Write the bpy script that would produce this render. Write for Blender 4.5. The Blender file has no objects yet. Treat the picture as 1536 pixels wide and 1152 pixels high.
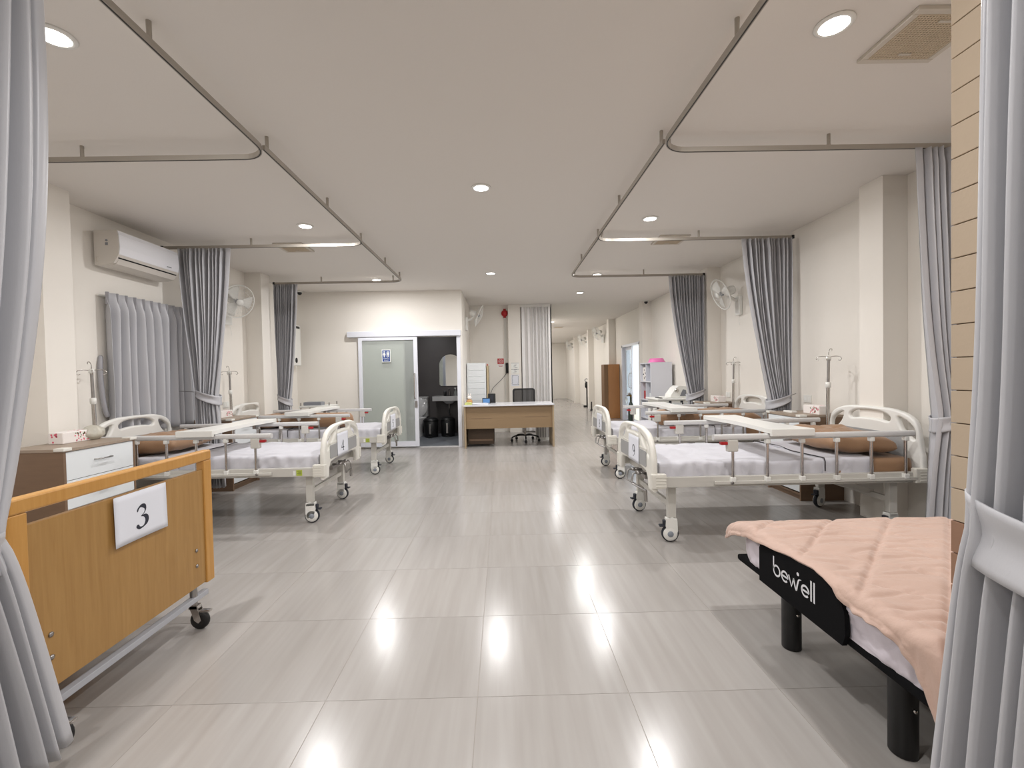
import bpy, bmesh, math, random
from mathutils import Vector, Matrix, noise
random.seed(7)
S = bpy.context.scene
C = S.collection
PI = math.pi

# ------------------------------------------------------------------ camera
EYE = 1.274
cam_d = bpy.data.cameras.new('camera'); cam = bpy.data.objects.new('camera', cam_d); C.objects.link(cam)
cam_d.sensor_fit = 'HORIZONTAL'; cam_d.sensor_width = 36.0; cam_d.lens = 678.0/1536.0*36.0
cam_d.shift_x = 8.0/1536.0; cam_d.clip_start = 0.05; cam_d.clip_end = 200
_r = Vector((0.99974681, -0.01032173, -0.01999432)); _u = Vector((0.02020417, 0.02064347, 0.99958273)); _f = Vector((0.00990467, 0.99973362, -0.02084678))
cam.matrix_world = Matrix(((_r.x, _u.x, -_f.x, 0), (_r.y, _u.y, -_f.y, 0), (_r.z, _u.z, -_f.z, EYE), (0, 0, 0, 1)))
S.camera = cam
# ------------------------------------------------------------------ world, exposure
W = bpy.data.worlds.new('world'); S.world = W; W.use_nodes = True
W.node_tree.nodes['Background'].inputs[0].default_value = (0.80, 0.90, 1.0, 1)
W.node_tree.nodes['Background'].inputs[1].default_value = 2.2
S.view_settings.view_transform = 'Standard'; S.view_settings.look = 'None'
S.view_settings.gamma = 1.0; S.view_settings.use_curve_mapping = False
S.view_settings.exposure = 0.02
LAMP_W = 25.0
LAMP_COL = (1.0, 0.99, 0.99)

# ------------------------------------------------------------------ helpers
def lin(c):
    f = lambda v: v/12.92 if v <= 0.04045 else ((v+0.055)/1.055)**2.4
    return tuple(f(v/255.0) for v in c) + (1.0,)

MATS = {}
def mat(name, rgb, rough=0.5, metal=0.0, bump=0.0, bscale=60.0, var=0.0, vscale=4.0, stretch=(1, 1, 1), sheen=0.0, trans=0.0, coat=0.0, emit=None, spec=0.5, alpha=1.0):
    m = bpy.data.materials.new(name); m.use_nodes = True
    nt = m.node_tree; p = nt.nodes['Principled BSDF']
    col = lin(rgb)
    p.inputs['Base Color'].default_value = col
    p.inputs['Roughness'].default_value = rough; p.inputs['Metallic'].default_value = metal
    p.inputs['Specular IOR Level'].default_value = spec
    if sheen: p.inputs['Sheen Weight'].default_value = sheen; p.inputs['Sheen Roughness'].default_value = 0.4
    if trans: p.inputs['Transmission Weight'].default_value = trans
    if coat: p.inputs['Coat Weight'].default_value = coat; p.inputs['Coat Roughness'].default_value = 0.1
    if alpha < 1: p.inputs['Alpha'].default_value = alpha
    if emit: p.inputs['Emission Color'].default_value = lin(emit[0]); p.inputs['Emission Strength'].default_value = emit[1]
    if bump or var:
        tc = nt.nodes.new('ShaderNodeTexCoord'); mp = nt.nodes.new('ShaderNodeMapping'); mp.inputs['Scale'].default_value = stretch
        nt.links.new(tc.outputs['Object'], mp.inputs['Vector'])
    if var:
        n = nt.nodes.new('ShaderNodeTexNoise'); n.inputs['Scale'].default_value = vscale; n.inputs['Detail'].default_value = 5
        nt.links.new(mp.outputs[0], n.inputs['Vector'])
        cr = nt.nodes.new('ShaderNodeMix'); cr.data_type = 'RGBA'
        cr.inputs[6].default_value = tuple(v*(1-var) for v in col[:3])+(1,); cr.inputs[7].default_value = tuple(min(1, v*(1+var)) for v in col[:3])+(1,)
        nt.links.new(n.outputs[0], cr.inputs[0]); nt.links.new(cr.outputs[2], p.inputs['Base Color'])
    if bump:
        n2 = nt.nodes.new('ShaderNodeTexNoise'); n2.inputs['Scale'].default_value = bscale; n2.inputs['Detail'].default_value = 4
        nt.links.new(mp.outputs[0], n2.inputs['Vector'])
        b = nt.nodes.new('ShaderNodeBump'); b.inputs['Strength'].default_value = bump; b.inputs['Distance'].default_value = 0.01
        nt.links.new(n2.outputs[0], b.inputs['Height']); nt.links.new(b.outputs[0], p.inputs['Normal'])
    MATS[name] = m
    return m

mat('wall', (236, 231, 223), 0.75, bump=0.03, bscale=90, spec=0.25)
mat('ceiling', (230, 225, 219), 0.85, bump=0.02, bscale=70, spec=0.2)
mat('grout', (160, 153, 145), 0.9)
mat('white_plastic', (232, 231, 226), 0.32, bump=0.01, bscale=200)
mat('ivory_plastic', (229, 227, 219), 0.35)
mat('bed_paint', (200, 197, 190), 0.38)
mat('bumper', (222, 219, 210), 0.45)
mat('grey_insert', (160, 160, 160), 0.5)
mat('chrome', (196, 192, 188), 0.18, metal=1.0)
mat('steel', (165, 162, 160), 0.32, metal=1.0, var=0.1, vscale=30)
mat('beam_grey', (178, 180, 186), 0.4, metal=0.15)
mat('rail_alu', (212, 211, 210), 0.4, metal=0.1)
mat('track_alu', (172, 165, 155), 0.5, metal=0.45)
mat('sheet', (200, 199, 205), 0.8, bump=0.45, bscale=9, sheen=0.2)
mat('sheet_edge_shade', (60, 56, 58), 0.9)
mat('lavender_sheet', (214, 206, 214), 0.75, bump=0.3, bscale=10, sheen=0.2)
mat('brown_cloth', (152, 118, 88), 0.62, bump=0.25, bscale=14, var=0.12, vscale=5, sheen=0.25)
mat('peach', (190, 161, 146), 0.62, bump=0.5, bscale=22, var=0.05, vscale=6, sheen=0.3)
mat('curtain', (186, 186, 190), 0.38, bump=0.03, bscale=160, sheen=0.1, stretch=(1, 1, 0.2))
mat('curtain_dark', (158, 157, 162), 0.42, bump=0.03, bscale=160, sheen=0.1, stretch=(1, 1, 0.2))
mat('black_felt', (14, 14, 16), 0.95, bump=0.1, bscale=300, spec=0.15)
mat('black_metal', (16, 16, 17), 0.45)
mat('black_plastic', (22, 22, 23), 0.5)
mat('rubber', (40, 42, 50), 0.7)
mat('grey_hub', (140, 146, 155), 0.5)
mat('red_plastic', (170, 22, 30), 0.4)
mat('pink_plastic', (226, 120, 178), 0.45)
mat('label_green', (176, 190, 70), 0.6)
mat('label_ink', (90, 100, 60), 0.7)
mat('label_white', (236, 236, 232), 0.6)
mat('paper', (228, 230, 238), 0.85)
mat('ink', (44, 46, 58), 0.8)
mat('logo_white', (222, 222, 226), 0.7)
mat('white_laminate', (228, 232, 234), 0.28)
mat('cab_brown', (124, 100, 80), 0.5, var=0.12, vscale=6, stretch=(1, 1, 8))
mat('cab_top', (158, 142, 126), 0.42, var=0.1, vscale=5, stretch=(1, 8, 1))
mat('desk_wood', (144, 120, 90), 0.5, var=0.08, vscale=5, stretch=(0.3, 1, 6))
mat('desk_edge', (172, 152, 124), 0.5)
mat('dark_brown', (70, 54, 38), 0.6)
mat('desk_top', (222, 222, 226), 0.2)
mat('beige_panel', (188, 170, 138), 0.6)
mat('pvc', (234, 232, 230), 0.4)
mat('pvc_shade', (176, 172, 170), 0.5)
mat('block', (184, 166, 144), 0.75, bump=0.08, bscale=60, var=0.05, vscale=6)
mat('block_brown', (146, 112, 90), 0.75, bump=0.08, bscale=60, var=0.06, vscale=6)
mat('joint', (120, 98, 76), 0.95)
mat('bath_wall', (92, 88, 88), 0.45, var=0.25, vscale=1.3, bump=0.02, bscale=20)
mat('bath_floor', (118, 122, 128), 0.35, var=0.12, vscale=2)
mat('ceramic', (214, 214, 214), 0.15, coat=0.4)
mat('mirror', (225, 228, 230), 0.02, metal=1.0)
mat('alu_white', (226, 228, 236), 0.35)
def frost(name, rgb, clear, rough):
    m = bpy.data.materials.new(name); m.use_nodes = True; nt = m.node_tree; p = nt.nodes['Principled BSDF']; o = nt.nodes['Material Output']
    p.inputs['Base Color'].default_value = lin(rgb); p.inputs['Roughness'].default_value = rough
    t = nt.nodes.new('ShaderNodeBsdfTransparent'); t.inputs[0].default_value = (.90, .93, .92, 1); x = nt.nodes.new('ShaderNodeMixShader'); x.inputs[0].default_value = clear
    nt.links.new(p.outputs[0], x.inputs[1]); nt.links.new(t.outputs[0], x.inputs[2]); nt.links.new(x.outputs[0], o.inputs['Surface']); MATS[name] = m
frost('glass_frost', (206, 210, 206), .66, .35)
mat('glass_clear', (236, 244, 246), 0.03, trans=0.95)
mat('blue_sign', (18, 62, 138), 0.4)
mat('fire_red', (178, 28, 34), 0.4)
mat('vent_grille', (206, 190, 166), 0.55)
mat('vent_frame', (206, 198, 186), 0.5)
mat('vent_dark', (112, 96, 78), 0.9)
mat('ac_white', (232, 232, 236), 0.3)
mat('ac_shade', (214, 208, 200), 0.4)
mat('shelf_white', (216, 217, 224), 0.4)
mat('machine_grey', (130, 132, 138), 0.4)
mat('tissue_white', (238, 232, 228), 0.8)
mat('flower_pink', (226, 110, 130), 0.8)
mat('flower_leaf', (120, 132, 96), 0.8)
mat('plastic_bag', (216, 212, 198), 0.35, trans=0.3, bump=0.5, bscale=25)
mat('wood_screen', (178, 124, 74), 0.5, var=0.14, vscale=7, stretch=(1, 1, 0.3))
mat('wood_screen_shaded', (122, 88, 54), 0.55, var=0.14, vscale=7, stretch=(1, 1, 0.3))  # same wood, the shade of the cabinet's side put into the colour
mat('outside_ground', (226, 214, 184), 0.9)
mat('outside_wall', (222, 226, 224), 0.9)
mat('cylinder_dark', (46, 58, 50), 0.4)
mat('brass', (150, 120, 60), 0.35, metal=1.0)
mat('screen_blue', (70, 110, 160), 0.3, emit=((110, 165, 215), 0.25))
mat('lamp_glow', (255, 255, 255), 0.5, emit=((255, 250, 242), 10.0))
mat('yellow_stuff', (202, 206, 130), 0.7)
mat('tan_toy', (196, 150, 100), 0.8)
mat('mesh_black', (26, 26, 28), 0.8, alpha=0.62)

def wood_mat(name, a, b, rough=0.42):
    m = bpy.data.materials.new(name); m.use_nodes = True; nt = m.node_tree; p = nt.nodes['Principled BSDF']
    tc = nt.nodes.new('ShaderNodeTexCoord'); mp = nt.nodes.new('ShaderNodeMapping'); mp.inputs['Scale'].default_value = (9, 9, 0.55)
    nt.links.new(tc.outputs['Object'], mp.inputs['Vector'])
    n = nt.nodes.new('ShaderNodeTexNoise'); n.inputs['Scale'].default_value = 5.5; n.inputs['Detail'].default_value = 7; n.inputs['Roughness'].default_value = 0.62; n.inputs['Distortion'].default_value = 0.5
    nt.links.new(mp.outputs[0], n.inputs['Vector'])
    cr = nt.nodes.new('ShaderNodeValToRGB'); cr.color_ramp.elements[0].position = 0.33; cr.color_ramp.elements[1].position = 0.66
    cr.color_ramp.elements[0].color = lin(a); cr.color_ramp.elements[1].color = lin(b)
    nt.links.new(n.outputs[0], cr.inputs[0]); nt.links.new(cr.outputs[0], p.inputs['Base Color'])
    p.inputs['Roughness'].default_value = rough
    MATS[name] = m
wood_mat('oak_panel', (160, 120, 66), (172, 133, 78))
wood_mat('oak_solid', (188, 136, 66), (198, 148, 80), 0.38)

def tile_mat():
    m = bpy.data.materials.new('floor_tile'); m.use_nodes = True; nt = m.node_tree; p = nt.nodes['Principled BSDF']
    N = nt.nodes.new; L = nt.links.new
    g = N('ShaderNodeNewGeometry')
    # one random value for each 0.6 m tile
    off = N('ShaderNodeVectorMath'); off.operation = 'ADD'; off.inputs[1].default_value = (0.722, 0.035, 0)
    L(g.outputs['Position'], off.inputs[0])
    dv = N('ShaderNodeVectorMath'); dv.operation = 'DIVIDE'; dv.inputs[1].default_value = (0.6, 0.6, 1000)
    L(off.outputs[0], dv.inputs[0])
    fl = N('ShaderNodeVectorMath'); fl.operation = 'FLOOR'; L(dv.outputs[0], fl.inputs[0])
    wn = N('ShaderNodeTexWhiteNoise'); wn.noise_dimensions = '3D'; L(fl.outputs[0], wn.inputs['Vector'])
    mp = N('ShaderNodeMapping'); mp.inputs['Scale'].default_value = (16.0, 0.9, 1)
    sc = N('ShaderNodeVectorMath'); sc.operation = 'SCALE'; sc.inputs['Scale'].default_value = 13.0; L(wn.outputs['Color'], sc.inputs[0])
    ad = N('ShaderNodeVectorMath'); ad.operation = 'ADD'; L(mp.outputs[0], ad.inputs[0]); L(sc.outputs[0], ad.inputs[1])
    L(g.outputs['Position'], mp.inputs['Vector'])
    n = N('ShaderNodeTexNoise'); n.inputs['Scale'].default_value = 1.6; n.inputs['Detail'].default_value = 4; n.inputs['Roughness'].default_value = 0.45; n.inputs['Distortion'].default_value = 0.0
    L(ad.outputs[0], n.inputs['Vector'])
    cr = N('ShaderNodeValToRGB'); cr.color_ramp.elements[0].position = 0.2; cr.color_ramp.elements[1].position = 0.8
    cr.color_ramp.elements[0].color = lin((157, 152, 147)); cr.color_ramp.elements[1].color = lin((170, 166, 162))
    L(n.outputs[0], cr.inputs[0])
    mx = N('ShaderNodeMix'); mx.data_type = 'RGBA'; mx.blend_type = 'MULTIPLY'; mx.inputs[0].default_value = 1.0
    rr = N('ShaderNodeMapRange'); rr.inputs['To Min'].default_value = 0.95; rr.inputs['To Max'].default_value = 1.03
    L(wn.outputs['Value'], rr.inputs['Value']); L(cr.outputs[0], mx.inputs[6]); L(rr.outputs[0], mx.inputs[7])
    L(mx.outputs[2], p.inputs['Base Color'])
    r2 = N('ShaderNodeMapRange'); r2.inputs['To Min'].default_value = 0.195; r2.inputs['To Max'].default_value = 0.215
    L(n.outputs[0], r2.inputs['Value']); L(r2.outputs[0], p.inputs['Roughness'])
    p.inputs['Specular IOR Level'].default_value = 0.5
    MATS['floor_tile'] = m
tile_mat()

class MB:
    """collects shapes, builds ONE mesh object"""
    def __init__(s): s.v = []; s.f = []; s.sm = []
    def add(s, verts, faces, smooth=False):
        o = len(s.v); s.v += [tuple(v) for v in verts]; s.f += [tuple(i+o for i in f) for f in faces]; s.sm += [smooth]*len(faces)
        return s
    def box(s, x0, x1, y0, y1, z0, z1, bev=0.0):
        x0, x1 = min(x0, x1), max(x0, x1); y0, y1 = min(y0, y1), max(y0, y1); z0, z1 = min(z0, z1), max(z0, z1)
        if bev <= 0:
            v = [(x, y, z) for z in (z0, z1) for y in (y0, y1) for x in (x0, x1)]
            return s.add(v, [(0, 2, 3, 1), (4, 5, 7, 6), (0, 1, 5, 4), (2, 6, 7, 3), (0, 4, 6, 2), (1, 3, 7, 5)])
        b = min(bev, (x1-x0)*.49, (y1-y0)*.49, (z1-z0)*.49)
        bm = bmesh.new(); bmesh.ops.create_cube(bm, size=1)
        for q in bm.verts: q.co = Vector(((x0+x1)/2+q.co.x*(x1-x0), (y0+y1)/2+q.co.y*(y1-y0), (z0+z1)/2+q.co.z*(z1-z0)))
        bmesh.ops.bevel(bm, geom=bm.edges[:], offset=b, segments=2, profile=0.5, affect='EDGES')
        bm.verts.index_update()
        s.add([q.co[:] for q in bm.verts], [[q.index for q in f.verts] for f in bm.faces]); bm.free()
        return s
    def tube(s, path, r, n=8, caps=True, closed=False):
        P = [Vector(p) for p in path]; m = len(P)
        R = r if isinstance(r, (list, tuple)) else [r]*m
        T = []
        for i in range(m):
            if closed: t = P[(i+1) % m]-P[i-1]
            else: t = P[min(i+1, m-1)]-P[max(i-1, 0)]
            T.append(t.normalized() if t.length > 1e-9 else Vector((0, 0, 1)))
        up = Vector((0, 0, 1)) if abs(T[0].z) < .9 else Vector((1, 0, 0))
        a = T[0].cross(up).normalized(); vs = []
        for i in range(m):
            a = (a-T[i]*a.dot(T[i])); a = a.normalized() if a.length > 1e-6 else T[i].orthogonal().normalized()
            b = T[i].cross(a)
            for k in range(n):
                q = 2*PI*k/n; vs.append(P[i]+(a*math.cos(q)+b*math.sin(q))*R[i])
        fs = []
        for i in range(m if closed else m-1):
            j = (i+1) % m
            for k in range(n): fs.append((i*n+k, i*n+(k+1) % n, j*n+(k+1) % n, j*n+k))
        s.add(vs, fs, True)
        if caps and not closed:
            s.add(vs[:n], [tuple(reversed(range(n)))]); s.add(vs[-n:], [tuple(range(n))])
        return s
    def cyl(s, p0, p1, r, n=16): return s.tube([p0, p1], r, n)
    def lathe(s, prof, c=(0, 0, 0), axis='z', n=20):
        vs = []
        for (r, h) in prof:
            for k in range(n):
                q = 2*PI*k/n; a, b = r*math.cos(q), r*math.sin(q)
                vs.append({'z': (c[0]+a, c[1]+b, c[2]+h), 'y': (c[0]+a, c[1]+h, c[2]-b), 'x': (c[0]+h, c[1]+a, c[2]+b)}[axis])
        fs = [(i*n+k, i*n+(k+1) % n, (i+1)*n+(k+1) % n, (i+1)*n+k) for i in range(len(prof)-1) for k in range(n)]
        s.add(vs, fs, True)
        s.add(vs[:n], [tuple(reversed(range(n)))]); s.add(vs[-n:], [tuple(range(n))])
        return s
    def prism(s, poly, axis, a0, a1):
        """2-D polygon extruded along axis"""
        def p3(u, v, a): return {'x': (a, u, v), 'y': (u, a, v), 'z': (u, v, a)}[axis]
        n = len(poly); vs = [p3(u, v, a0) for u, v in poly]+[p3(u, v, a1) for u, v in poly]
        fs = [tuple(range(n)), tuple(range(2*n-1, n-1, -1))]+[(i, i+n, (i+1) % n+n, (i+1) % n) for i in range(n)]
        return s.add(vs, fs)
    def grid(s, fn, nu, nv, smooth=True):
        vs = [fn(i/nu, j/nv) for j in range(nv+1) for i in range(nu+1)]
        fs = [(j*(nu+1)+i, j*(nu+1)+i+1, (j+1)*(nu+1)+i+1, (j+1)*(nu+1)+i) for j in range(nv) for i in range(nu)]
        return s.add(vs, fs, smooth)
    def ribbon(s, pts, w, frame, th=0.0012):
        """flat stroke; pts are (u,v), frame(u,v,d) gives 3-D with d proud of the surface"""
        P = [Vector((p[0], p[1])) for p in pts]; m = len(P); Wd = w if isinstance(w, (list, tuple)) else [w]*m
        l, r = [], []
        for i in range(m):
            t = (P[min(i+1, m-1)]-P[max(i-1, 0)])
            t = t.normalized() if t.length > 1e-9 else Vector((1, 0)); q = Vector((-t.y, t.x))*Wd[i]*.5
            l.append(P[i]+q); r.append(P[i]-q)
        vs = [frame(a.x, a.y, th) for a in l]+[frame(a.x, a.y, th) for a in r]
        fs = [(i, i+1, m+i+1, m+i) for i in range(m-1)]
        return s.add(vs, fs)
    def xf(s, M): s.v = [tuple(M @ Vector(v)) for v in s.v]; return s
    def mesh(s, name):
        me = bpy.data.meshes.new(name); me.from_pydata(s.v, [], s.f); me.polygons.foreach_set('use_smooth', s.sm)
        bm = bmesh.new(); bm.from_mesh(me); bmesh.ops.recalc_face_normals(bm, faces=bm.faces[:]); bm.to_mesh(me); bm.free(); me.update()
        return me
    def build(s, name, m, parent=None): return obj(name, s.mesh(name), m, parent)

def obj(name, me, m, parent=None):
    o = bpy.data.objects.new(name, me); C.objects.link(o)
    if m is not None: me.materials.clear(); me.materials.append(MATS[m])
    if parent is not None: o.parent = parent
    return o
def tag(o, label=None, cat=None, group=None, kind=None):
    if label: o['label'] = label
    if cat: o['category'] = cat
    if group: o['group'] = group
    if kind: o['kind'] = kind
    return o
def thing(name, label, cat, loc=(0, 0, 0), rz=0.0, group=None):
    o = bpy.data.objects.new(name, None); C.objects.link(o); o.location = loc; o.rotation_euler = (0, 0, rz); o.empty_display_size = 0.1
    return tag(o, label, cat, group)
def struct(o): o['kind'] = 'structure'; return o
def copy_tree(o, parent=None):
    c = o.copy(); C.objects.link(c); c.parent = parent
    for ch in list(o.children): copy_tree(ch, c)
    return c
def place(src, first, loc, rz, label, group=None):
    o = src if first else copy_tree(src)
    o.location = loc; o.rotation_euler = (0, 0, rz); o['label'] = label
    if group: o['group'] = group
    return o
def curve_mesh(name, loops, ext, bev, axis='x', res=2):
    """closed 2-D loops (first outline, then holes) filled and extruded with a rounded edge"""
    cu = bpy.data.curves.new(name, 'CURVE'); cu.dimensions = '2D'; cu.fill_mode = 'BOTH'; cu.extrude = ext; cu.bevel_depth = bev; cu.bevel_resolution = res; cu.offset = -bev
    for L in loops:
        sp = cu.splines.new('POLY'); sp.points.add(len(L)-1); sp.use_cyclic_u = True
        for i, (a, b) in enumerate(L): sp.points[i].co = (a, b, 0, 1)
    t = bpy.data.objects.new('tmp', cu); C.objects.link(t); me = bpy.data.meshes.new_from_object(t)
    bpy.data.objects.remove(t); bpy.data.curves.remove(cu)
    if axis == 'x': M = Matrix(((0, 0, 1, 0), (1, 0, 0, 0), (0, 1, 0, 0), (0, 0, 0, 1)))
    else: M = Matrix(((1, 0, 0, 0), (0, 0, -1, 0), (0, 1, 0, 0), (0, 0, 0, 1)))
    me.transform(M)
    for p in me.polygons: p.use_smooth = True
    me.set_sharp_from_angle(angle=math.radians(50))
    return me
def text_mesh(txt, size, ext=0.0005):
    cu = bpy.data.curves.new('txt', 'FONT'); cu.body = txt; cu.size = size; cu.align_x = 'CENTER'; cu.align_y = 'CENTER'; cu.extrude = ext; cu.resolution_u = 3
    t = bpy.data.objects.new('tmp', cu); C.objects.link(t); me = bpy.data.meshes.new_from_object(t)
    bpy.data.objects.remove(t); bpy.data.curves.remove(cu)
    return me
def smooth_loop(pts, n=6):
    out = []; m = len(pts)
    for i in range(m):
        p0, p1, p2, p3 = [Vector(pts[(i+k-1) % m]) for k in range(4)]
        for j in range(n):
            t = j/n; out.append(tuple(0.5*((2*p1)+(p2-p0)*t+(2*p0-5*p1+4*p2-p3)*t*t+(3*p1-p0-3*p2+p3)*t**3)))
    return out
def smooth_path(pts, n=6):
    m = len(pts); out = []
    for i in range(m-1):
        p0, p1, p2, p3 = [Vector(pts[max(0, min(m-1, i+k-1))]) for k in range(4)]
        for j in range(n):
            t = j/n; out.append(tuple(0.5*((2*p1)+(p2-p0)*t+(2*p0-5*p1+4*p2-p3)*t*t+(3*p1-p0-3*p2+p3)*t**3)))
    out.append(tuple(pts[-1])); return out
def rrect(x0, x1, y0, y1, r, n=5):
    out = []
    for cx, cy, a in ((x1-r, y1-r, 0), (x0+r, y1-r, 90), (x0+r, y0+r, 180), (x1-r, y0+r, 270)):
        for k in range(n+1): q = math.radians(a+90*k/n); out.append((cx+r*math.cos(q), cy+r*math.sin(q)))
    return out
def ss(a, b, x): t = max(0, min(1, (x-a)/(b-a))); return t*t*(3-2*t)
def crease(x, y, z=0, wdt=7.0):
    """narrow valley lines along the zeros of a noise field, broken up by a second one"""
    n = abs(noise.noise(Vector((x, y, z)))); m = noise.noise(Vector((x*.7+5, y*.35, z+9)))
    return max(0, 1-n*wdt)*max(0, min(1, m*3+.6))
def nz(x, y, z=0): return noise.noise(Vector((x, y, z)))

XL, XR, ZC = -3.66, 3.27, 2.805     # side walls, ceiling
# ================================================================== THE SETTING
floor = struct(MB().box(XL-.3, XR+.3, -3.3, 23.2, -0.12, -0.0012).build('floor', 'grout'))
TX0, TY0, TS = -0.722, 1.165, 0.6
tile_me = MB().box(0.0009, TS-0.0009, 0.0009, TS-0.0009, -0.0012, 0.0, 0.0004).mesh('tile')
tile_me.materials.append(MATS['floor_tile'])
for j in range(10):
    for i in range(-5, 7):
        t = bpy.data.objects.new('tile', tile_me); C.objects.link(t); t.parent = floor; t.location = (TX0+i*TS, TY0+j*TS, 0)
f = MB()
for j in range(-8, 37):
    if 0 <= j < 10: continue
    for i in range(-5, 7):
        x, y = TX0+i*TS, TY0+j*TS
        f.box(x+.0009, x+TS-.0009, y+.0009, y+TS-.0009, -.0012, 0)
tag(f.build('tile_field', 'floor_tile', floor), kind='stuff')

struct(MB().box(XL-.3, XR+.3, -3.3, 23.2, ZC, ZC+.15).build('ceiling', 'ceiling'))
# left wall with a window opening behind the grey curtain
wl = MB(); wy0, wy1, wz0, wz1 = 4.42, 5.45, 0.88, 2.0
wl.box(XL-.2, XL, -3.2, wy0, 0, ZC).box(XL-.2, XL, wy1, 8.3, 0, ZC).box(XL-.2, XL, wy0, wy1, 0, wz0).box(XL-.2, XL, wy0, wy1, wz1, ZC)
struct(wl.build('wall_left', 'wall'))
wn = struct(MB().box(XL-.14, XL-.09, wy0, wy1, wz0, wz0+.05).box(XL-.14, XL-.09, wy0, wy1, wz1-.05, wz1).box(XL-.14, XL-.09, wy0, wy0+.05, wz0, wz1).box(XL-.14, XL-.09, wy1-.05, wy1, wz0, wz1).box(XL-.14, XL-.09, (wy0+wy1)/2-.03, (wy0+wy1)/2+.03, wz0, wz1).build('window_1', 'alu_white'))
MB().box(XL-.12, XL-.112, wy0+.05, (wy0+wy1)/2-.03, wz0+.05, wz1-.05).build('pane', 'glass_frost', wn)
MB().box(XL-.12, XL-.112, (wy0+wy1)/2+.03, wy1-.05, wz0+.05, wz1-.05).build('pane', 'glass_frost', wn)
for n_, y0 in enumerate((0.34, 3.44, 6.54)):
    struct(MB().box(XL, XL+.23, y0, y0+.24, 0, ZC).build('wall_pillar_left', 'wall'))
# right wall with the daylight door
dy0, dy1, dz1 = 10.66, 12.25, 1.985
wr = MB().box(XR, XR+.2, -3.2, dy0, 0, ZC).box(XR, XR+.2, dy1, 23.2, 0, ZC).box(XR, XR+.2, dy0, dy1, dz1, ZC)
struct(wr.build('wall_right', 'wall'))
for y0 in (3.61, 6.71, 9.82, 12.92, 16.0, 19.1):
    struct(MB().box(XR-.2, XR, y0, y0+.24, 0, ZC).build('wall_pillar_right', 'wall'))
struct(MB().box(XL-.2, XR+.2, -3.3, -3.2, 0, ZC).build('wall_behind', 'wall'))
struct(MB().box(1.0, XR+.2, 22.95, 23.1, 0, ZC).build('wall_far', 'wall'))
struct(MB().box(1.02, 1.12, 10.05, 22.95, 0, ZC).build('wall_corridor', 'wall'))
# bathroom block
bx0, bx1, bz = -1.76, -0.78, 1.985
struct(MB().box(XL, bx0, 8.12, 8.24, 0, ZC).box(bx1, -.70, 8.12, 8.24, 0, ZC).box(bx0, bx1, 8.12, 8.24, bz, ZC).build('wall_back', 'wall'))
struct(MB().box(-.78, -.70, 8.24, 10.05, 0, ZC).build('wall_desk_side', 'wall'))
struct(MB().box(-.70, 1.12, 10.05, 10.17, 0, ZC).build('wall_desk_back', 'wall'))
struct(MB().box(0.155, 0.43, 9.93, 10.05, 0, ZC).build('wall_pillar_desk', 'wall'))
struct(MB().box(-2.62, -.78, 10.06, 10.12, 0, ZC).box(-2.68, -2.62, 8.24, 10.12, 0, ZC).box(-.80, -.782, 8.245, 10.06, 0, 2.4).box(-2.62, -.8, 8.245, 10.06, 2.4, 2.44).box(-2.62, bx0, 8.241, 8.25, 0, 2.4).build('wall_bathroom', 'bath_wall'))
bf = struct(MB().box(-2.62, -.8, 8.13, 10.06, -.003, 0.004).build('floor_bathroom', 'bath_floor'))
struct(MB().box(bx0, bx1, 8.10, 8.16, 0.0, 0.012).build('trim_1', 'ceramic'))
# outside the daylight door
struct(MB().box(XR+.2, XR+9, 6, 18, -.12, -.02).build('floor_outside', 'outside_ground'))

# block pier beside the near curtain
pier = struct(MB().box(1.168, 1.52, 0.45, 1.150, 0, ZC).build('wall_pier', 'joint'))
course = 0.0842
bm1 = MB().box(1.16, 1.53, 0.44, 1.157, 0.0012, course-.0012, .0016).mesh('block'); bm1.materials.append(MATS['block'])
bm2 = bm1.copy(); bm2.materials.clear(); bm2.materials.append(MATS['block_brown'])
zb = 0.874 - 10*course
for k in range(40):
    z = zb+k*course
    if z < -.001 or z+course > ZC+.01: continue
    o = bpy.data.objects.new('block', bm2 if z < 0.86 else bm1); C.objects.link(o); o.parent = pier; o.location.z = z

# ------------------------------------------------------------------ bathroom sliding door
d1 = struct(MB().box(-2.73, -.72, 8.03, 8.118, 1.985, 2.085, .008).build('door_1', 'alu_white'))
MB().box(-.80, -.735, 8.085, 8.118, 0, 1.985).build('door_jamb', 'alu_white', d1)
leaf = MB().box(-2.54, -2.475, 8.045, 8.08, 0.03, 1.975, .004).box(-1.565, -1.495, 8.045, 8.08, 0.03, 1.975, .004).box(-2.475, -1.565, 8.045, 8.08, 1.925, 1.975).box(-2.475, -1.565, 8.045, 8.08, 0.03, 0.12).build('door_leaf_frame', 'alu_white', d1)
MB().box(-2.478, -1.562, 8.058, 8.068, 0.11, 1.93).build('frosted_pane', 'glass_frost', d1)
MB().tube(smooth_path([(-1.545, 8.045, 1.32), (-1.55, 8.0, 1.30), (-1.55, 7.995, 1.1), (-1.55, 8.0, .9), (-1.545, 8.045, .88)], 5), .011, 8).build('pull_handle', 'chrome', leaf)
MB().box(-1.558, -1.51, 8.035, 8.046, 0.72, 0.84, .004).build('lock_plate', 'steel', leaf)
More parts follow.
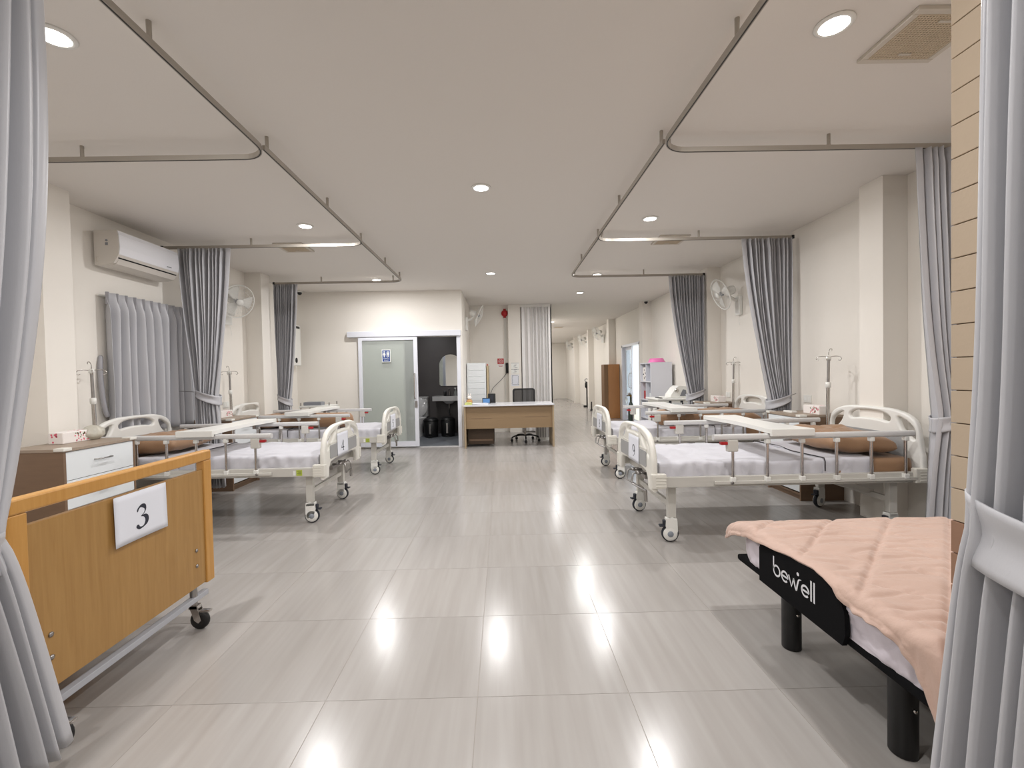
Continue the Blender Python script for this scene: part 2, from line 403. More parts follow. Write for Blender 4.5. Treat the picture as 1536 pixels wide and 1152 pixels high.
# restroom sign on the frosted leaf
sg = thing('restroom_sign', 'small blue restroom sign with white figures on frosted sliding door', 'sign', (-2.045, 8.043, 1.647))
MB().box(-.078, .078, -.003, .004, -.112, .112, .001).build('sign_border', 'label_white', sg)
MB().box(-.066, .066, -.0045, -.003, -.1, .1).build('sign_plate', 'blue_sign', sg)
fr = lambda u, v, d: (u, -.0046-d, v)
pic = MB()
for cx, fem in ((-.034, 1), (.034, 0)):
    pic.add([fr(cx+.011*math.cos(2*PI*k/14), .078+.011*math.sin(2*PI*k/14), .0006) for k in range(14)], [tuple(range(14))])
    poly = [(-.010, .064), (.010, .064), (.026, .012), (.011, .012), (.009, -.02), (-.009, -.02), (-.011, .012), (-.026, .012)] if fem else [(-.018, .064), (.018, .064), (.018, .018), (.011, .014), (.010, -.02), (-.010, -.02), (-.011, .014), (-.018, .018)]
    pic.add([fr(cx+a, b, .0006) for a, b in poly], [tuple(range(len(poly)))])
pic.add([fr(a, b, .0006) for a, b in ((-.0025, .088), (.0025, .088), (.0025, -.02), (-.0025, -.02))], [(0, 1, 2, 3)])
pic.build('figures', 'label_white', sg)
for txt, zz, sz in (('ห้องน้ำ', -.045, .036), ('TOILET', -.08, .027)):
    me = text_mesh(txt, sz, .0003); me.transform(Matrix.Translation((0, -.0052, zz)) @ Matrix.Rotation(PI/2, 4, 'X')); obj('lettering', me, 'label_white', sg)

# ------------------------------------------------------------------ daylight door in the right wall
d2 = struct(MB().box(XR-.02, XR+.21, dy0, dy0+.05, 0, dz1).box(XR-.02, XR+.21, dy1-.09, dy1, 0, dz1).box(XR-.02, XR+.21, dy0, dy1, dz1-.05, dz1+.01).build('door_2', 'alu_white'))
lf = MB().box(XR+.06, XR+.10, 11.56, 11.62, .02, 1.93).box(XR+.06, XR+.10, 12.09, 12.16, .02, 1.93).box(XR+.06, XR+.10, 11.62, 12.09, 1.86, 1.93).box(XR+.06, XR+.10, 11.62, 12.09, .02, .12).build('door_leaf_frame', 'alu_white', d2)
MB().box(XR+.078, XR+.084, 11.61, 12.10, .11, 1.87).build('glass_pane', 'glass_clear', d2)
MB().tube(smooth_path([(XR+.06, 11.59, 1.25), (XR+.0, 11.59, 1.22), (XR-.01, 11.59, 1.05), (XR+.0, 11.59, .9), (XR+.06, 11.59, .87)], 5), .012, 8).build('pull_handle', 'chrome', lf)
# ================================================================== CEILING FITTINGS
ring_me = MB().lathe([(.062, -.002), (.078, 0.0), (.080, -.004), (.074, -.010), (.060, -.010), (.058, -.004)], n=28).mesh('trim_ring'); ring_me.materials.append(MATS['white_plastic'])
dif_me = MB().lathe([(.0595, -.004), (.0595, -.0085), (.03, -.0095), (.002, -.0098)], n=28).mesh('diffuser'); dif_me.materials.append(MATS['lamp_glow'])
def downlight(x, y, label, power=LAMP_W):
    t = thing('ceiling_light', 'round white recessed ceiling light '+label, 'ceiling light', (x, y, ZC), 0, 'recessed ceiling lights')
    for nm, me in (('trim_ring', ring_me), ('diffuser', dif_me)):
        o = bpy.data.objects.new(nm, me); C.objects.link(o); o.parent = t
    ld = bpy.data.lights.new('lamp', 'AREA'); ld.shape = 'DISK'; ld.size = .115; ld.energy = power; ld.color = LAMP_COL
    lo = bpy.data.objects.new('lamp', ld); C.objects.link(lo); lo.parent = t; lo.location = (0, 0, -.014)
for x, y, lb in ((-1.94, 2.04, 'above the wooden bed'), (1.51, 2.03, 'above the peach quilt, near the ceiling vent'),
                 (-.14, 3.72, 'alone over the aisle, nearer one'), (-1.94, 4.58, 'inside the middle left curtain track'), (1.51, 4.53, 'inside the middle right curtain track'),
                 (-1.94, 7.15, 'by the restroom door, seen past the left track'), (-.14, 6.83, 'over the aisle in front of the desk'), (1.51, 7.05, 'just beyond the last right curtain track'),
                 (1.51, 8.6, 'beyond the right curtain tracks, before the corridor'), (1.51, 13.38, 'at the corridor mouth beside the folding partition'),
                 (1.51, 15.9, 'added unseen in the corridor past the folding partition'), (1.51, 18.2, 'added unseen deep in the corridor'), (1.51, 21.0, 'added unseen at the far end of the corridor'), (-1.94, -.5, 'behind the camera on the left'), (1.51, -.5, 'behind the camera on the right'), (-.14, .62, 'right above the camera'), (-.14, -2.4, 'far behind the camera')):  # corridor lamps past the partition are unseen, added to brighten the far end
    downlight(x, y, lb)
ld = bpy.data.lights.new('lamp', 'AREA'); ld.shape = 'DISK'; ld.size = .12; ld.energy = 9.0; ld.color = LAMP_COL
bl = thing('bathroom_light', 'round ceiling light inside the dark restroom', 'ceiling light', (-1.6, 9.0, 2.4))
for nm, me in (('trim_ring', ring_me), ('diffuser', dif_me)):
    o = bpy.data.objects.new(nm, me); C.objects.link(o); o.parent = bl
lo = bpy.data.objects.new('lamp', ld); C.objects.link(lo); lo.parent = bl; lo.location = (0, 0, -.014)

# ceiling vents
def vent(x0, x1, y0, y1, label, nslat):
    t = thing('ceiling_vent', label, 'vent', ((x0+x1)/2, (y0+y1)/2, ZC), 0, 'ceiling exhaust vents')
    hx, hy = (x1-x0)/2, (y1-y0)/2; b = .03
    MB().box(-hx, hx, -hy, -hy+b, -.018, 0, .003).box(-hx, hx, hy-b, hy, -.018, 0, .003).box(-hx, -hx+b, -hy+b, hy-b, -.018, 0, .003).box(hx-b, hx, -hy+b, hy-b, -.018, 0, .003).build('vent_frame', 'vent_frame', t)
    MB().box(-hx+b, hx-b, -hy+b, hy-b, -.004, -.001).build('backing', 'vent_dark', t)
    sme = MB().box(-hx+b, hx-b, -.0038, .0038, -.016, -.006).mesh('slat'); sme.materials.append(MATS['vent_grille'])
    for k in range(nslat):
        o = bpy.data.objects.new('slat', sme); C.objects.link(o); o.parent = t; o.location.y = -hy+b+(k+.5)*(2*hy-2*b)/nslat
    xs = MB()
    for k in range(int(nslat*.9)):
        x = -hx+b+(k+.5)*(2*hx-2*b)/int(nslat*.9); xs.box(x-.0025, x+.0025, -hy+b, hy-b, -.0175, -.012)
    tag(xs.build('cross_wires', 'vent_grille', t), kind='stuff')
    for yy in (-hy+.06, hy-.075): MB().box(-.03, .03, yy, yy+.012, -.022, -.014).build('clip', 'vent_frame', t)
vent(1.80, 2.16, 1.93, 2.27, 'square ceiling exhaust vent above the peach quilted bed', 24)
vent(-2.55, -2.22, 5.13, 5.48, 'square ceiling exhaust vent on the left behind a curtain track', 16)
vent(1.81, 2.15, 5.08, 5.43, 'square ceiling exhaust vent on the right behind a curtain track', 16)
for x, y, lb in ((1.9, 15.0, 'nearer flat dark vent strip in corridor ceiling'), (1.45, 18.4, 'farther flat dark vent strip in corridor ceiling')):
    v_ = thing('corridor_vent', lb, 'vent', (x, y, ZC)); MB().box(-.15, .15, -.15, .15, -.012, 0, .003).build('vent_frame', 'vent_frame', v_); MB().box(-.12, .12, -.12, .12, -.0135, -.012).build('grille', 'vent_grille', v_)

# curtain tracks: straight run along the bay, rounded corner, cross run to the wall
def track(name_lb, x0, sx, ya, yb, xw, hang_y, hang_x):
    t = thing('curtain_track', name_lb, 'curtain track', (x0, yb, ZC), 0, 'aluminium curtain tracks')
    r = .17; path = [(x0, ya)]
    for k in range(9):
        q = PI/2*k/8; path.append((x0+sx*r*(1-math.cos(q)), yb-r+r*math.sin(q)))
    path.append((xw, yb)); z0, z1 = 2.703, 2.733; hw = .009
    m = MB(); vs = []; n = len(path)
    for i, (x, y) in enumerate(path):
        p, q = path[max(0, i-1)], path[min(n-1, i+1)]; d = Vector((q[0]-p[0], q[1]-p[1])).normalized(); nx, ny = -d.y*hw, d.x*hw
        for (ox, zz) in ((-1, z0), (1, z0), (1, z1), (-1, z1)): vs.append((x+nx*ox-x0, y+ny*ox-yb, zz-ZC))
    fs = [(i*4+k, i*4+(k+1) % 4, (i+1)*4+(k+1) % 4, (i+1)*4+k) for i in range(n-1) for k in range(4)]
    fs += [(3, 2, 1, 0), tuple(range((n-1)*4, n*4))]
    m.add(vs, fs).build('rail', 'track_alu', t)
    g = MB(); vs = []
    for i, (x, y) in enumerate(path):
        p, q = path[max(0, i-1)], path[min(n-1, i+1)]; d = Vector((q[0]-p[0], q[1]-p[1])).normalized(); nx, ny = -d.y*.003, d.x*.003
        for (ox, zz) in ((-1, z0-.0012), (1, z0-.0012), (1, z0+.002), (-1, z0+.002)): vs.append((x+nx*ox-x0, y+ny*ox-yb, zz-ZC))
    g.add(vs, fs).build('runner_slot', 'black_plastic', t)
    for y in hang_y: MB().cyl((0, y-yb, z1-ZC), (0, y-yb, 0), .011, 10).build('hanger', 'track_alu', t)
    for x in hang_x: MB().cyl((x-x0, 0, z1-ZC), (x-x0, 0, 0), .011, 10).build('hanger', 'track_alu', t)
    MB().box(xw-x0-.012, xw-x0+.012, -.018, .018, z0-ZC-.004, z1-ZC+.004).build('end_cap', 'black_plastic', t)
track('left curtain track nearest the camera, above the wooden bed', -1.47, -1, .45, 2.98, XL+.015, (.9, 1.966), (-2.684,))
track('middle left curtain track, between the nearest and farthest ones', -1.455, -1, 2.86, 4.96, XL+.015, (2.9, 3.89), (-2.69,))
track('farthest left curtain track, near the restroom wall', -1.47, -1, 4.83, 6.89, XL+.245, (4.85, 5.85, 6.66), (-2.7, -1.62))
track('right curtain track nearest the camera, above the peach quilt', 1.055, 1, .45, 2.97, XR-.015, (.9, 1.99), (2.169, 1.12))
track('middle right curtain track, beyond the peach quilt', 1.045, 1, 2.86, 4.95, XR-.06, (2.9, 3.937), (2.18, 1.12))
track('farthest right curtain track, before the corridor', 1.055, 1, 4.80, 6.78, XR-.22, (4.85, 5.85), (2.15, 1.12))

# ================================================================== CURTAINS
def curtain(name, label, org, ax, nrm, top, tie, bot, zt, ztie, zb, folds, amp, m='curtain', flat=.13, tie_h=.1, tilt=.05, seed=0, ease=1.6, hook=None, rows=48, group='grey bed curtains'):
    """top/tie/bot: (anchored offset, leading offset) along ax at that height; a tieback band gathers it at ztie"""
    t = thing(name, label, 'curtain', (org[0], org[1], 0), 0, group)
    ax = Vector(ax); nrm = Vector(nrm); rnd = random.Random(seed)
    ph = [rnd.uniform(-.5, .5) for _ in range(folds+2)]; am = [rnd.uniform(.8, 1.15) for _ in range(folds+2)]
    def ends(z):
        if z >= ztie:
            q = (zt-z)/(zt-ztie); e = q**ease
            return [top[k]+(tie[k]-top[k])*(e if k else q**1.2) for k in (0, 1)]
        q = (ztie-z)/(ztie-zb); e = q**.75
        return [tie[k]+(bot[k]-tie[k])*e for k in (0, 1)]
    def fn(u, v):
        z = zt+(zb-zt)*v; a, l = ends(z); wd = abs(l-a)
        s_ = min(1.0, u/(1-flat)); k = s_*folds; i = min(folds-1, int(k))
        base = u
        wv = lambda kk: .7*(2*abs(math.sin(PI*kk))**.85-1)-.3*math.cos(2*PI*kk)
        if u > 1-flat: off = -.7+1.2*ss(0, .35, (u-(1-flat))/flat)+.15*math.sin(3*(u-(1-flat))/flat)
        else: off = wv(k)*(am[i]+(am[min(folds, i+1)]-am[i])*(k-i))
        g = amp*1.2*(1.0+.2*math.exp(-((z-ztie)/.25)**2))*(.92+.08*math.sin(2.1*z+i*1.7+seed))
        if v < .03: g *= .85
        pos = a+(l-a)*base+.006*math.sin(z*2.3+i*2.0)+.012*ph[i]*math.sin(PI*(k-i))*(1-ss(1-flat-.02, 1-flat, u))
        p = ax*pos+nrm*(off*g+.008*nz(u*5, z*1.1, seed))
        return (p.x, p.y, z)
    ob = MB().grid(fn, folds*16, rows).build('cloth', m, t)
    md = ob.modifiers.new('thick', 'SOLIDIFY'); md.thickness = .0025
    if tie_h:
        ca, cb = tie; c = (ca+cb)/2; hw = abs(cb-ca)/2+.018; dp = amp*1.25+.022
        def band(u, v):
            q = 2*PI*u; pc = math.cos(q); pn = math.sin(q)
            side = 1 if cb > ca else -1
            z = ztie+(v-.5)*tie_h*(1-.25*(1-pc)*.5)-tilt*pc
            p = ax*(c+side*hw*pc)+nrm*(dp*pn*(1-.12*math.cos(PI*(v-.5)*2)))
            return (p.x, p.y, z)
        bo = MB().grid(band, 40, 8).build('tieback', m, t); md = bo.modifiers.new('thick', 'SOLIDIFY'); md.thickness = .004
        if hook is not None:
            h0 = ax*(c-(1 if cb > ca else -1)*hw); h1 = Vector(hook)
            MB().tube([(h0.x, h0.y, ztie+tilt), (h1.x, h1.y, ztie+tilt+.02)], .004, 6).build('tie_cord', 'steel', t)
    return t
# right bays: anchored at the wall, leading edge towards the aisle (-x)
curtain('bed_curtain', 'tied grey curtain behind the peach bed, partly hidden by the block pier', (XR-.02, 2.97), (-1, 0, 0), (0, -1, 0), (.02, .53), (.08, .38), (.05, .46), 2.70, .93, .1, 10, .045, seed=3, hook=(.0, .02, 0))
curtain('bed_curtain', 'tied grey curtain between the two white beds on the right', (XR-.02, 4.95), (-1, 0, 0), (0, -1, 0), (.05, .61), (.09, .32), (.09, .34), 2.70, .93, .1, 11, .055, seed=5, hook=(.0, .02, 0))
curtain('bed_curtain', 'farthest tied grey curtain on the right, before the white shelf unit', (XR-.2, 6.78), (-1, 0, 0), (0, -1, 0), (.02, .55), (.05, .28), (.05, .30), 2.70, .92, .1, 11, .055, seed=8, hook=(.0, .0, 0))
# left bays
curtain('bed_curtain', 'tied grey curtain beside the air conditioner on the left', (-3.60, 4.97), (1, 0, 0), (0, -1, 0), (.12, .69), (.28, .50), (.25, .55), 2.70, 1.10, .1, 11, .055, seed=11, hook=(-.05, .05, 0), ease=1.5)
curtain('bed_curtain', 'farthest tied grey curtain on the left, near the restroom wall', (-3.42, 6.90), (1, 0, 0), (0, -1, 0), (.0, .37), (-.02+.05, .20), (.02, .24), 2.70, .96, .1, 10, .05, seed=13, hook=(.0, .0, 0), ease=1.5)
# near curtains hanging from the long runs of the first tracks
curtain('near_curtain', 'large grey curtain at the left edge of the picture beside the wooden bed', (-1.47, 0), (0, 1, 0), (1, 0, 0), (.95, 1.475), (.85, 1.30), (.95, 1.485), 2.70, .84, .10, 9, .06, seed=21, flat=.1, tie_h=.12, ease=2.9, rows=60, group='near curtains')
curtain('near_curtain', 'large tied grey curtain at the right edge of the picture beside the block pier', (1.055, 0), (0, 1, 0), (-1, 0, 0), (.52, .945), (.50, .985), (.50, 1.09), 2.70, .905, .09, 11, .055, seed=25, flat=.05, tie_h=.15, tilt=-.02, ease=1.2, rows=60, group='near curtains')

# window curtain with pinched pleats
wc = thing('window_curtain', 'grey pinch-pleated window curtain under the air conditioner', 'curtain', (XL+.042, 4.16, 0))
def wfn(u, v):
    y = u*1.35; z = 2.10-v*1.32; k = u*13
    a = .014+.032*ss(0, .14, v)
    x = a*math.cos(2*PI*k)+.016*math.sin(2*PI*k*.5+1)*v+.01*nz(u*6, v*2)
    if v < .09: x *= .9
    return (x+.02, y+.008*math.sin(v*4+k), z)
ob = MB().grid(wfn, 170, 26).build('cloth', 'curtain', wc); ob.modifiers.new('thick', 'SOLIDIFY').thickness = .003
for k in range(13):
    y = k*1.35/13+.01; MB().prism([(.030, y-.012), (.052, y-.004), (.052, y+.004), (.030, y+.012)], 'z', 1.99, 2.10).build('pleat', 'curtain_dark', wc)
MB().cyl((-.028, -.02, 2.07), (-.028, 1.38, 2.07), .009, 10).build('curtain_rod', 'white_plastic', wc)
ob = MB().tube(smooth_path([(-.03, -.005, 1.52), (-.02, -.025, 1.40), (-.01, -.03, 1.22), (0, -.02, 1.06), (.01, .0, .96)], 6), [.012]+[.02]*23+[.016], 8).build('tieback_strap', 'curtain_dark', wc)

# ================================================================== HOSPITAL BEDS
BL = 2.03
def foot_outline(top, bot, leg, hw=.485):
    pts = [(-hw, leg), (-hw, .5), (-hw, .60), (-hw+.012, .66), (-hw+.045, top-.115), (-hw+.115, top-.045), (-.24, top-.008), (-.1, top), (.1, top), (.24, top-.008), (hw-.115, top-.045), (hw-.045, top-.115), (hw-.012, .66), (hw, .60), (hw, .5), (hw, leg)]
    sm = smooth_path(pts[:], 5)
    sm += [(hw-.10, leg), (hw-.115, bot-.05), (hw-.15, bot-.012), (.2, bot), (-.2, bot), (-hw+.15, bot-.012), (-hw+.115, bot-.05), (-hw+.10, leg)]
    return sm
def build_bed():
    t = thing('hospital_bed', 'x', 'hospital bed', group='white adjustable hospital beds')
    for s in (-1, 1):
        MB().box(.10, BL-.10, s*.44, s*.475, .428, .503, .004).build('side_beam', 'bed_paint', t)
    MB().box(.10, .14, -.44, .44, .43, .50).build('end_beam', 'bed_paint', t); MB().box(BL-.14, BL-.10, -.44, .44, .43, .50).build('end_beam', 'bed_paint', t)
    MB().box(.13, BL-.13, -.44, .44, .478, .492).build('deck', 'bed_paint', t)
    wheel = MB().lathe([(.030, -.016), (.058, -.016), (.0625, -.008), (.0625, .008), (.058, .016), (.030, .016)], axis='y', n=24).mesh('wheel'); wheel.materials.append(MATS['rubber'])
    hubm = MB().lathe([(.002, -.026), (.045, -.026), (.052, -.020), (.052, .020), (.045, .026), (.002, .026)], axis='y', n=24).mesh('wheel_cover'); hubm.materials.append(MATS['white_plastic'])
    capm = MB().lathe([(.002, -.0285), (.021, -.0285), (.023, -.025), (.023, .025), (.021, .0285), (.002, .0285)], axis='y', n=20).mesh('hub_cap'); capm.materials.append(MATS['grey_hub'])
    hs = MB()
    for s in (-1, 1): hs.prism([(-.02, .01), (.035, -.02), (.052, .02), (.050, .10), (.02, .118), (-.03, .118), (-.035, .06)], 'y', s*.019, s*.026)
    hs.box(-.03, .05, -.026, .026, .085, .118, .006); hs.cyl((.012, 0, .118), (.012, 0, .128), .022, 16)
    housm = hs.mesh('caster_fork'); housm.materials.append(MATS['white_plastic'])
    pedm = MB().box(-.078, -.03, -.022, .022, .052, .064, .004).box(-.05, -.022, -.02, .02, .06, .098, .005).mesh('brake_pedal'); pedm.materials.append(MATS['rubber'])
    for x in (.18, BL-.19):
        for s in (-1, 1):
            MB().box(x-.03, x+.03, s*.38-.022, s*.38+.022, .185, .43, .003).build('leg', 'bed_paint', t)
            c = bpy.data.objects.new('caster', housm); C.objects.link(c); c.parent = t; c.location = (x-.012, s*.38, .0625)
            c.rotation_euler = (0, 0, 0.12*s+(0.3 if x > 1 else 0))
            for nm, me in (('wheel', wheel), ('wheel_cover', hubm), ('hub_cap', capm), ('brake_pedal', pedm)):
                o = bpy.data.objects.new(nm, me); C.objects.link(o); o.parent = c
        MB().box(x-.012, x+.012, -.36, .36, .255, .295).build('leg_brace', 'bed_paint', t)
    # long linkage bars and crank mechanism under the deck
    MB().box(.2, 1.55, -.10, -.07, .40, .43).box(.2, 1.2, .07, .10, .40, .43).box(.06, .22, -.16, .16, .42, .45).build('crank_linkage', 'steel', t)
    MB().prism([(1.35, .43), (1.42, .43), (1.86, .31), (1.86, .28), (1.80, .28)], 'y', -.2, -.16).build('lift_strut', 'bed_paint', t)
    for y, ln in ((.06, .30), (-.09, .17)):
        MB().tube([(.14, y, .455), (-.005, y, .455), (-.018, y, .45), (-.030, y, .385), (-.026, y-.015, .372), (.03, y-ln, .352)], .0075, 8).build('crank', 'steel', t)
        cr = t.children[-1]
        MB().tube([(.03, y-ln, .358), (.032, y-ln-.004, .27)], .0105, 8).build('crank_grip', 'steel', cr)
        MB().lathe([(.009, 0), (.014, .004), (.014, .03), (.009, .034)], c=(.012, y, .455), axis='x', n=14).build('crank_boss', 'steel', cr)
    # foot and head boards
    for end in (0, 1):
        xc = .028 if end == 0 else BL-.028
        top, bot, leg = (.852, .535, .40) if end == 0 else (.952, .52, .42)
        if end == 0:
            slot = smooth_loop([(-.15, .775), (-.08, .785), (.08, .785), (.15, .775), (.155, .80), (.09, .822), (-.09, .822), (-.155, .80)], 4)
            sides = [smooth_loop([(s*.21, .79), (s*.31, .765), (s*.405, .715), (s*.405, .64), (s*.37, .66), (s*.25, .74)], 4) for s in (-1, 1)]
        else:
            slot = smooth_loop([(-.19, .845), (-.08, .855), (.08, .855), (.19, .845), (.20, .885), (.1, .918), (-.1, .918), (-.20, .885)], 4)
            sides = [smooth_loop([(s*.275, .885), (s*.35, .865), (s*.415, .81), (s*.425, .74), (s*.39, .735), (s*.31, .80)], 4) for s in (-1, 1)]
        me = curve_mesh('board', [foot_outline(top, bot, leg), slot]+sides, .006, .016)
        o = obj('footboard' if end == 0 else 'headboard', me, 'ivory_plastic' if end == 0 else 'white_plastic', t); o.location.x = xc
        sgn = -1 if end == 0 else 1
        z0, z1 = (.555, .675) if end == 0 else (.56, .76)
        pm = curve_mesh('inset', [rrect(-.36, .36, z0, z1, .02)], .001, .002)
        for s in (-1, 1):
            q = obj('inset_panel', pm if s == -1 else pm.copy(), 'grey_insert', o); q.location.x = s*.0235
        MB().box(-.002, .002, -.37, .37, z1+.012, z1+.020).xf(Matrix.Translation((sgn*.0235, 0, 0))).build('panel_ridge', 'ivory_plastic', o)
        for s in (-1, 1):
            x0, x1 = (0.0, .108) if end == 0 else (BL-.108, BL)
            bm_ = MB().box(x0, x1, s*.452, s*.50, .424, .532, .008)
            b = bm_.build('corner_bumper', 'bumper', t)
            r_ = MB()
            for k in range(4): r_.box(x0+.03, x1-.004, s*.499, s*.503, .440+k*.022, .447+k*.022)
            r_.build('bumper_ribs', 'bumper', b)
    # side rails
    for s in (-1, 1):
        y = s*.488
        poly = rrect(-.020, .020, -.021, .021, .014, 4)
        tb = MB()
        vs = [(.45, y+a, .79+b) for a, b in poly]+[(1.91, y+a, .79+b) for a, b in poly]; n = len(poly)
        tb.add(vs, [(i, (i+1) % n, n+(i+1) % n, n+i) for i in range(n)], True).add(vs[:n], [tuple(range(n))]).add(vs[n:], [tuple(range(n))])
        rail = tb.build('side_rail', 'rail_alu', t)
        MB().box(.46, 1.94, y-.012, y+.012, .448, .472, .003).build('lower_bar', 'bed_paint', rail)
        for k in range(6):
            x = .592+k*.2525
            MB().cyl((x, y, .485), (x, y, .765), .0105, 12).build('post', 'chrome', rail)
            MB().box(x-.018, x+.018, y-.016, y+.016, .462, .498, .004).build('post_foot', 'white_plastic', rail)
            MB().box(x-.016, x+.016, y-.018, y+.018, .738, .770, .006).build('post_socket', 'white_plastic', rail)
        MB().box(.548, .625, y-.022, y+.022, .685, .772, .008).build('latch_block', 'bed_paint', rail)
        MB().box(.502, .552, y-.018, y+.018, .735, .757, .005).build('release_lever', 'red_plastic', rail)
        MB().lathe([(.004, -.004), (.012, -.004), (.012, .004), (.004, .004)], c=(.58, y+s*.014, .46), axis='y', n=14).build('pivot_bolt', 'steel', rail)
    # rating plate on one side
    pl = MB().box(.205, .255, .475, .4765, .437, .487).build('rating_label', 'label_green', t)
    q = MB()
    for k in range(4): q.box(.212, .248 if k % 2 else .238, .4765, .477, .444+k*.010, .447+k*.010)
    q.build('label_print', 'label_ink', pl)
    MB().box(.262, .282, .475, .4765, .440, .480).build('sticker', 'label_white', t)
    return t

bed0 = build_bed()
BEDS = dict(R1=((1.065, 3.73), 0), R2=((1.225, 5.77), 0), L1=((-1.535, 4.375), PI), L2=((-1.52, 6.31), PI))
BED_LB = dict(R1='white adjustable hospital bed standing beyond the peach quilt', R2='white adjustable hospital bed on the right, next to the white shelf unit',
              L1='white adjustable hospital bed standing behind the oak footboard', L2='white adjustable hospital bed on the left, next to the frosted restroom door')
for i, k in enumerate(('R1', 'R2', 'L1', 'L2')):
    (x, y), rz = BEDS[k]; place(bed0, i == 0, (x, y, 0), rz, BED_LB[k])
def bed_pt(k, lx, ly, lz=0):
    (x, y), rz = BEDS[k]; s = 1 if rz == 0 else -1
    return (x+s*lx, y+s*ly, lz)

# mattresses with sheets
def wrinkle_box(name, x0, x1, y0, y1, z0, z1, m, parent, amp=.006, seed=0, nx=70, ny=30, edge=.03, side_amp=.008):
    def fn(u, v):
        a = -1+2*v          # across, over both sides
        L = (y1-y0)/2; H = z1-z0; tot = L+H; d = abs(a)*tot; sg = 1 if a >= 0 else -1
        x = x0+(x1-x0)*u; yc = (y0+y1)/2
        if d < L-edge: y, z = d, z1
        elif d < L+edge*.57:
            q = (d-(L-edge))/(edge*1.57)*PI/2; y, z = L-edge+edge*math.sin(q), z1-edge+edge*math.cos(q)
        else:
            y = L; z = z1-edge-(d-(L+edge*.57))*(H-edge)/(H-edge*.57)
        n1 = nz(x*5, sg*y*5, seed)*amp+nz(x*12+sg*y*6, sg*y*5-x*3, seed+3)*amp*.45*ss(0, .25, abs(y)/L)
        n1 -= amp*.55*crease(x*4+sg*y*3, sg*y*7-x*2, seed+1, 6)
        if d > L: y += -side_amp*.7*crease(x*9+z*9, z*4, seed+8, 5)+side_amp*nz(x*16, z*7, seed+5)+.004*math.sin(x*40+seed)*nz(x*3, 1, seed)
        else: z += n1
        xx = x
        if u < .001 or u > .999: pass
        return (xx, yc+sg*y, max(z, z0))
    mb = MB().grid(fn, nx, ny*2)
    n = nx+1; rows = 2*ny+1
    mb.f.append(tuple(j*n for j in range(rows))); mb.sm.append(False)
    mb.f.append(tuple(j*n+nx for j in range(rows))); mb.sm.append(False)
    mb.f.append((0, nx, (rows-1)*n+nx, (rows-1)*n)); mb.sm.append(False)
    return mb.build(name, m, parent)
MAT_LB = dict(R1='white sheeted mattress with brown head end beyond the peach quilt', R2='white sheeted mattress under the brown bolster, right side bed', L1='white sheeted mattress on the bed behind the oak footboard', L2='white sheeted mattress under the brown bolster, left side bed')
for i, k in enumerate(('R1', 'R2', 'L1', 'L2')):
    (x, y), rz = BEDS[k]
    t = thing('mattress', MAT_LB[k], 'mattress', (x, y, 0), rz, 'hospital mattresses')
    wrinkle_box('brown_fitted_sheet', 1.3, 1.945, -.435, .435, .494, .598, 'brown_cloth', t, .003, seed=i*7+2, nx=24, ny=14)
    wrinkle_box('white_sheet', .075, 1.60, -.441, .441, .495, .606, 'sheet', t, .011, seed=i*7+4, nx=110, ny=26, side_amp=.016)
    wrinkle_box('folded_sheet', 1.28, 1.66, -.446, .446, .497, .611, 'sheet', t, .007, seed=i*7+6, nx=36, ny=24, side_amp=.012)
    sp = []
    for q in range(41):
        a = -.44+.88*q/40; sp.append((1.28+.02*nz(a*4, i)+.012*math.sin(a*9), a, .611+.004))
    MB().tube([(sp[0][0], -.452, .52), (sp[0][0], -.452, .59)]+sp+[(sp[-1][0], .452, .59), (sp[-1][0], .452, .52)], .0042, 5).build('fold_edge_shade', 'sheet_edge_shade', t)  # shadow along the folded sheet's edge, drawn as a dark line

# pillows and bolsters
def pillow_mesh(lx, ly, h, seed):
    mb = MB()
    for sg in (1, -1):
        def fn(u, v):
            a, b = -1+2*u, -1+2*v
            e = (max(0, 1-abs(a)**3.4)*max(0, 1-abs(b)**3.4))**.38
            pin = 1-.10*(abs(a)*abs(b))**1.5
            x = a*lx/2*(1-.05*(1-abs(b)**2))*1.0; y = b*ly/2*(1-.05*(1-abs(a)**2))
            z = sg*h/2*e + nz(a*2.2, b*2.2, seed)*.026*e+nz(a*6+b*3, b*7, seed+2)*.010*e + .010*e*math.sin(7*a+4*b*nz(a, b, seed))*(abs(a)**2+abs(b)**2)*.6
            if sg < 0: z *= .55
            return (x*pin, y*pin, z)
        mb.grid(fn, 34, 34)
    me = mb.mesh('pillow')
    bm = bmesh.new(); bm.from_mesh(me); bmesh.ops.remove_doubles(bm, verts=bm.verts[:], dist=.0015); bmesh.ops.recalc_face_normals(bm, faces=bm.faces[:]); bm.to_mesh(me); bm.free()
    for p in me.polygons: p.use_smooth = True
    return me
PL_LB = dict(R1='brown pillow at the head of the bed beyond the peach quilt', R2='brown pillow at the head of the right bed with bolster', L1='brown pillow at the head of the bed behind the oak footboard', L2='brown pillow at the head of the left bed with bolster')
for i, k in enumerate(('R1', 'R2', 'L1', 'L2')):
    o = obj('pillow', pillow_mesh(.54, .76, .22, 30+i), 'brown_cloth'); o.location = bed_pt(k, 1.675, -.03 if k == 'R1' else .0, .675); o.rotation_euler = (0, .05, BEDS[k][1]+.06*(i-1))
    tag(o, PL_LB[k], 'pillow', 'brown pillows')
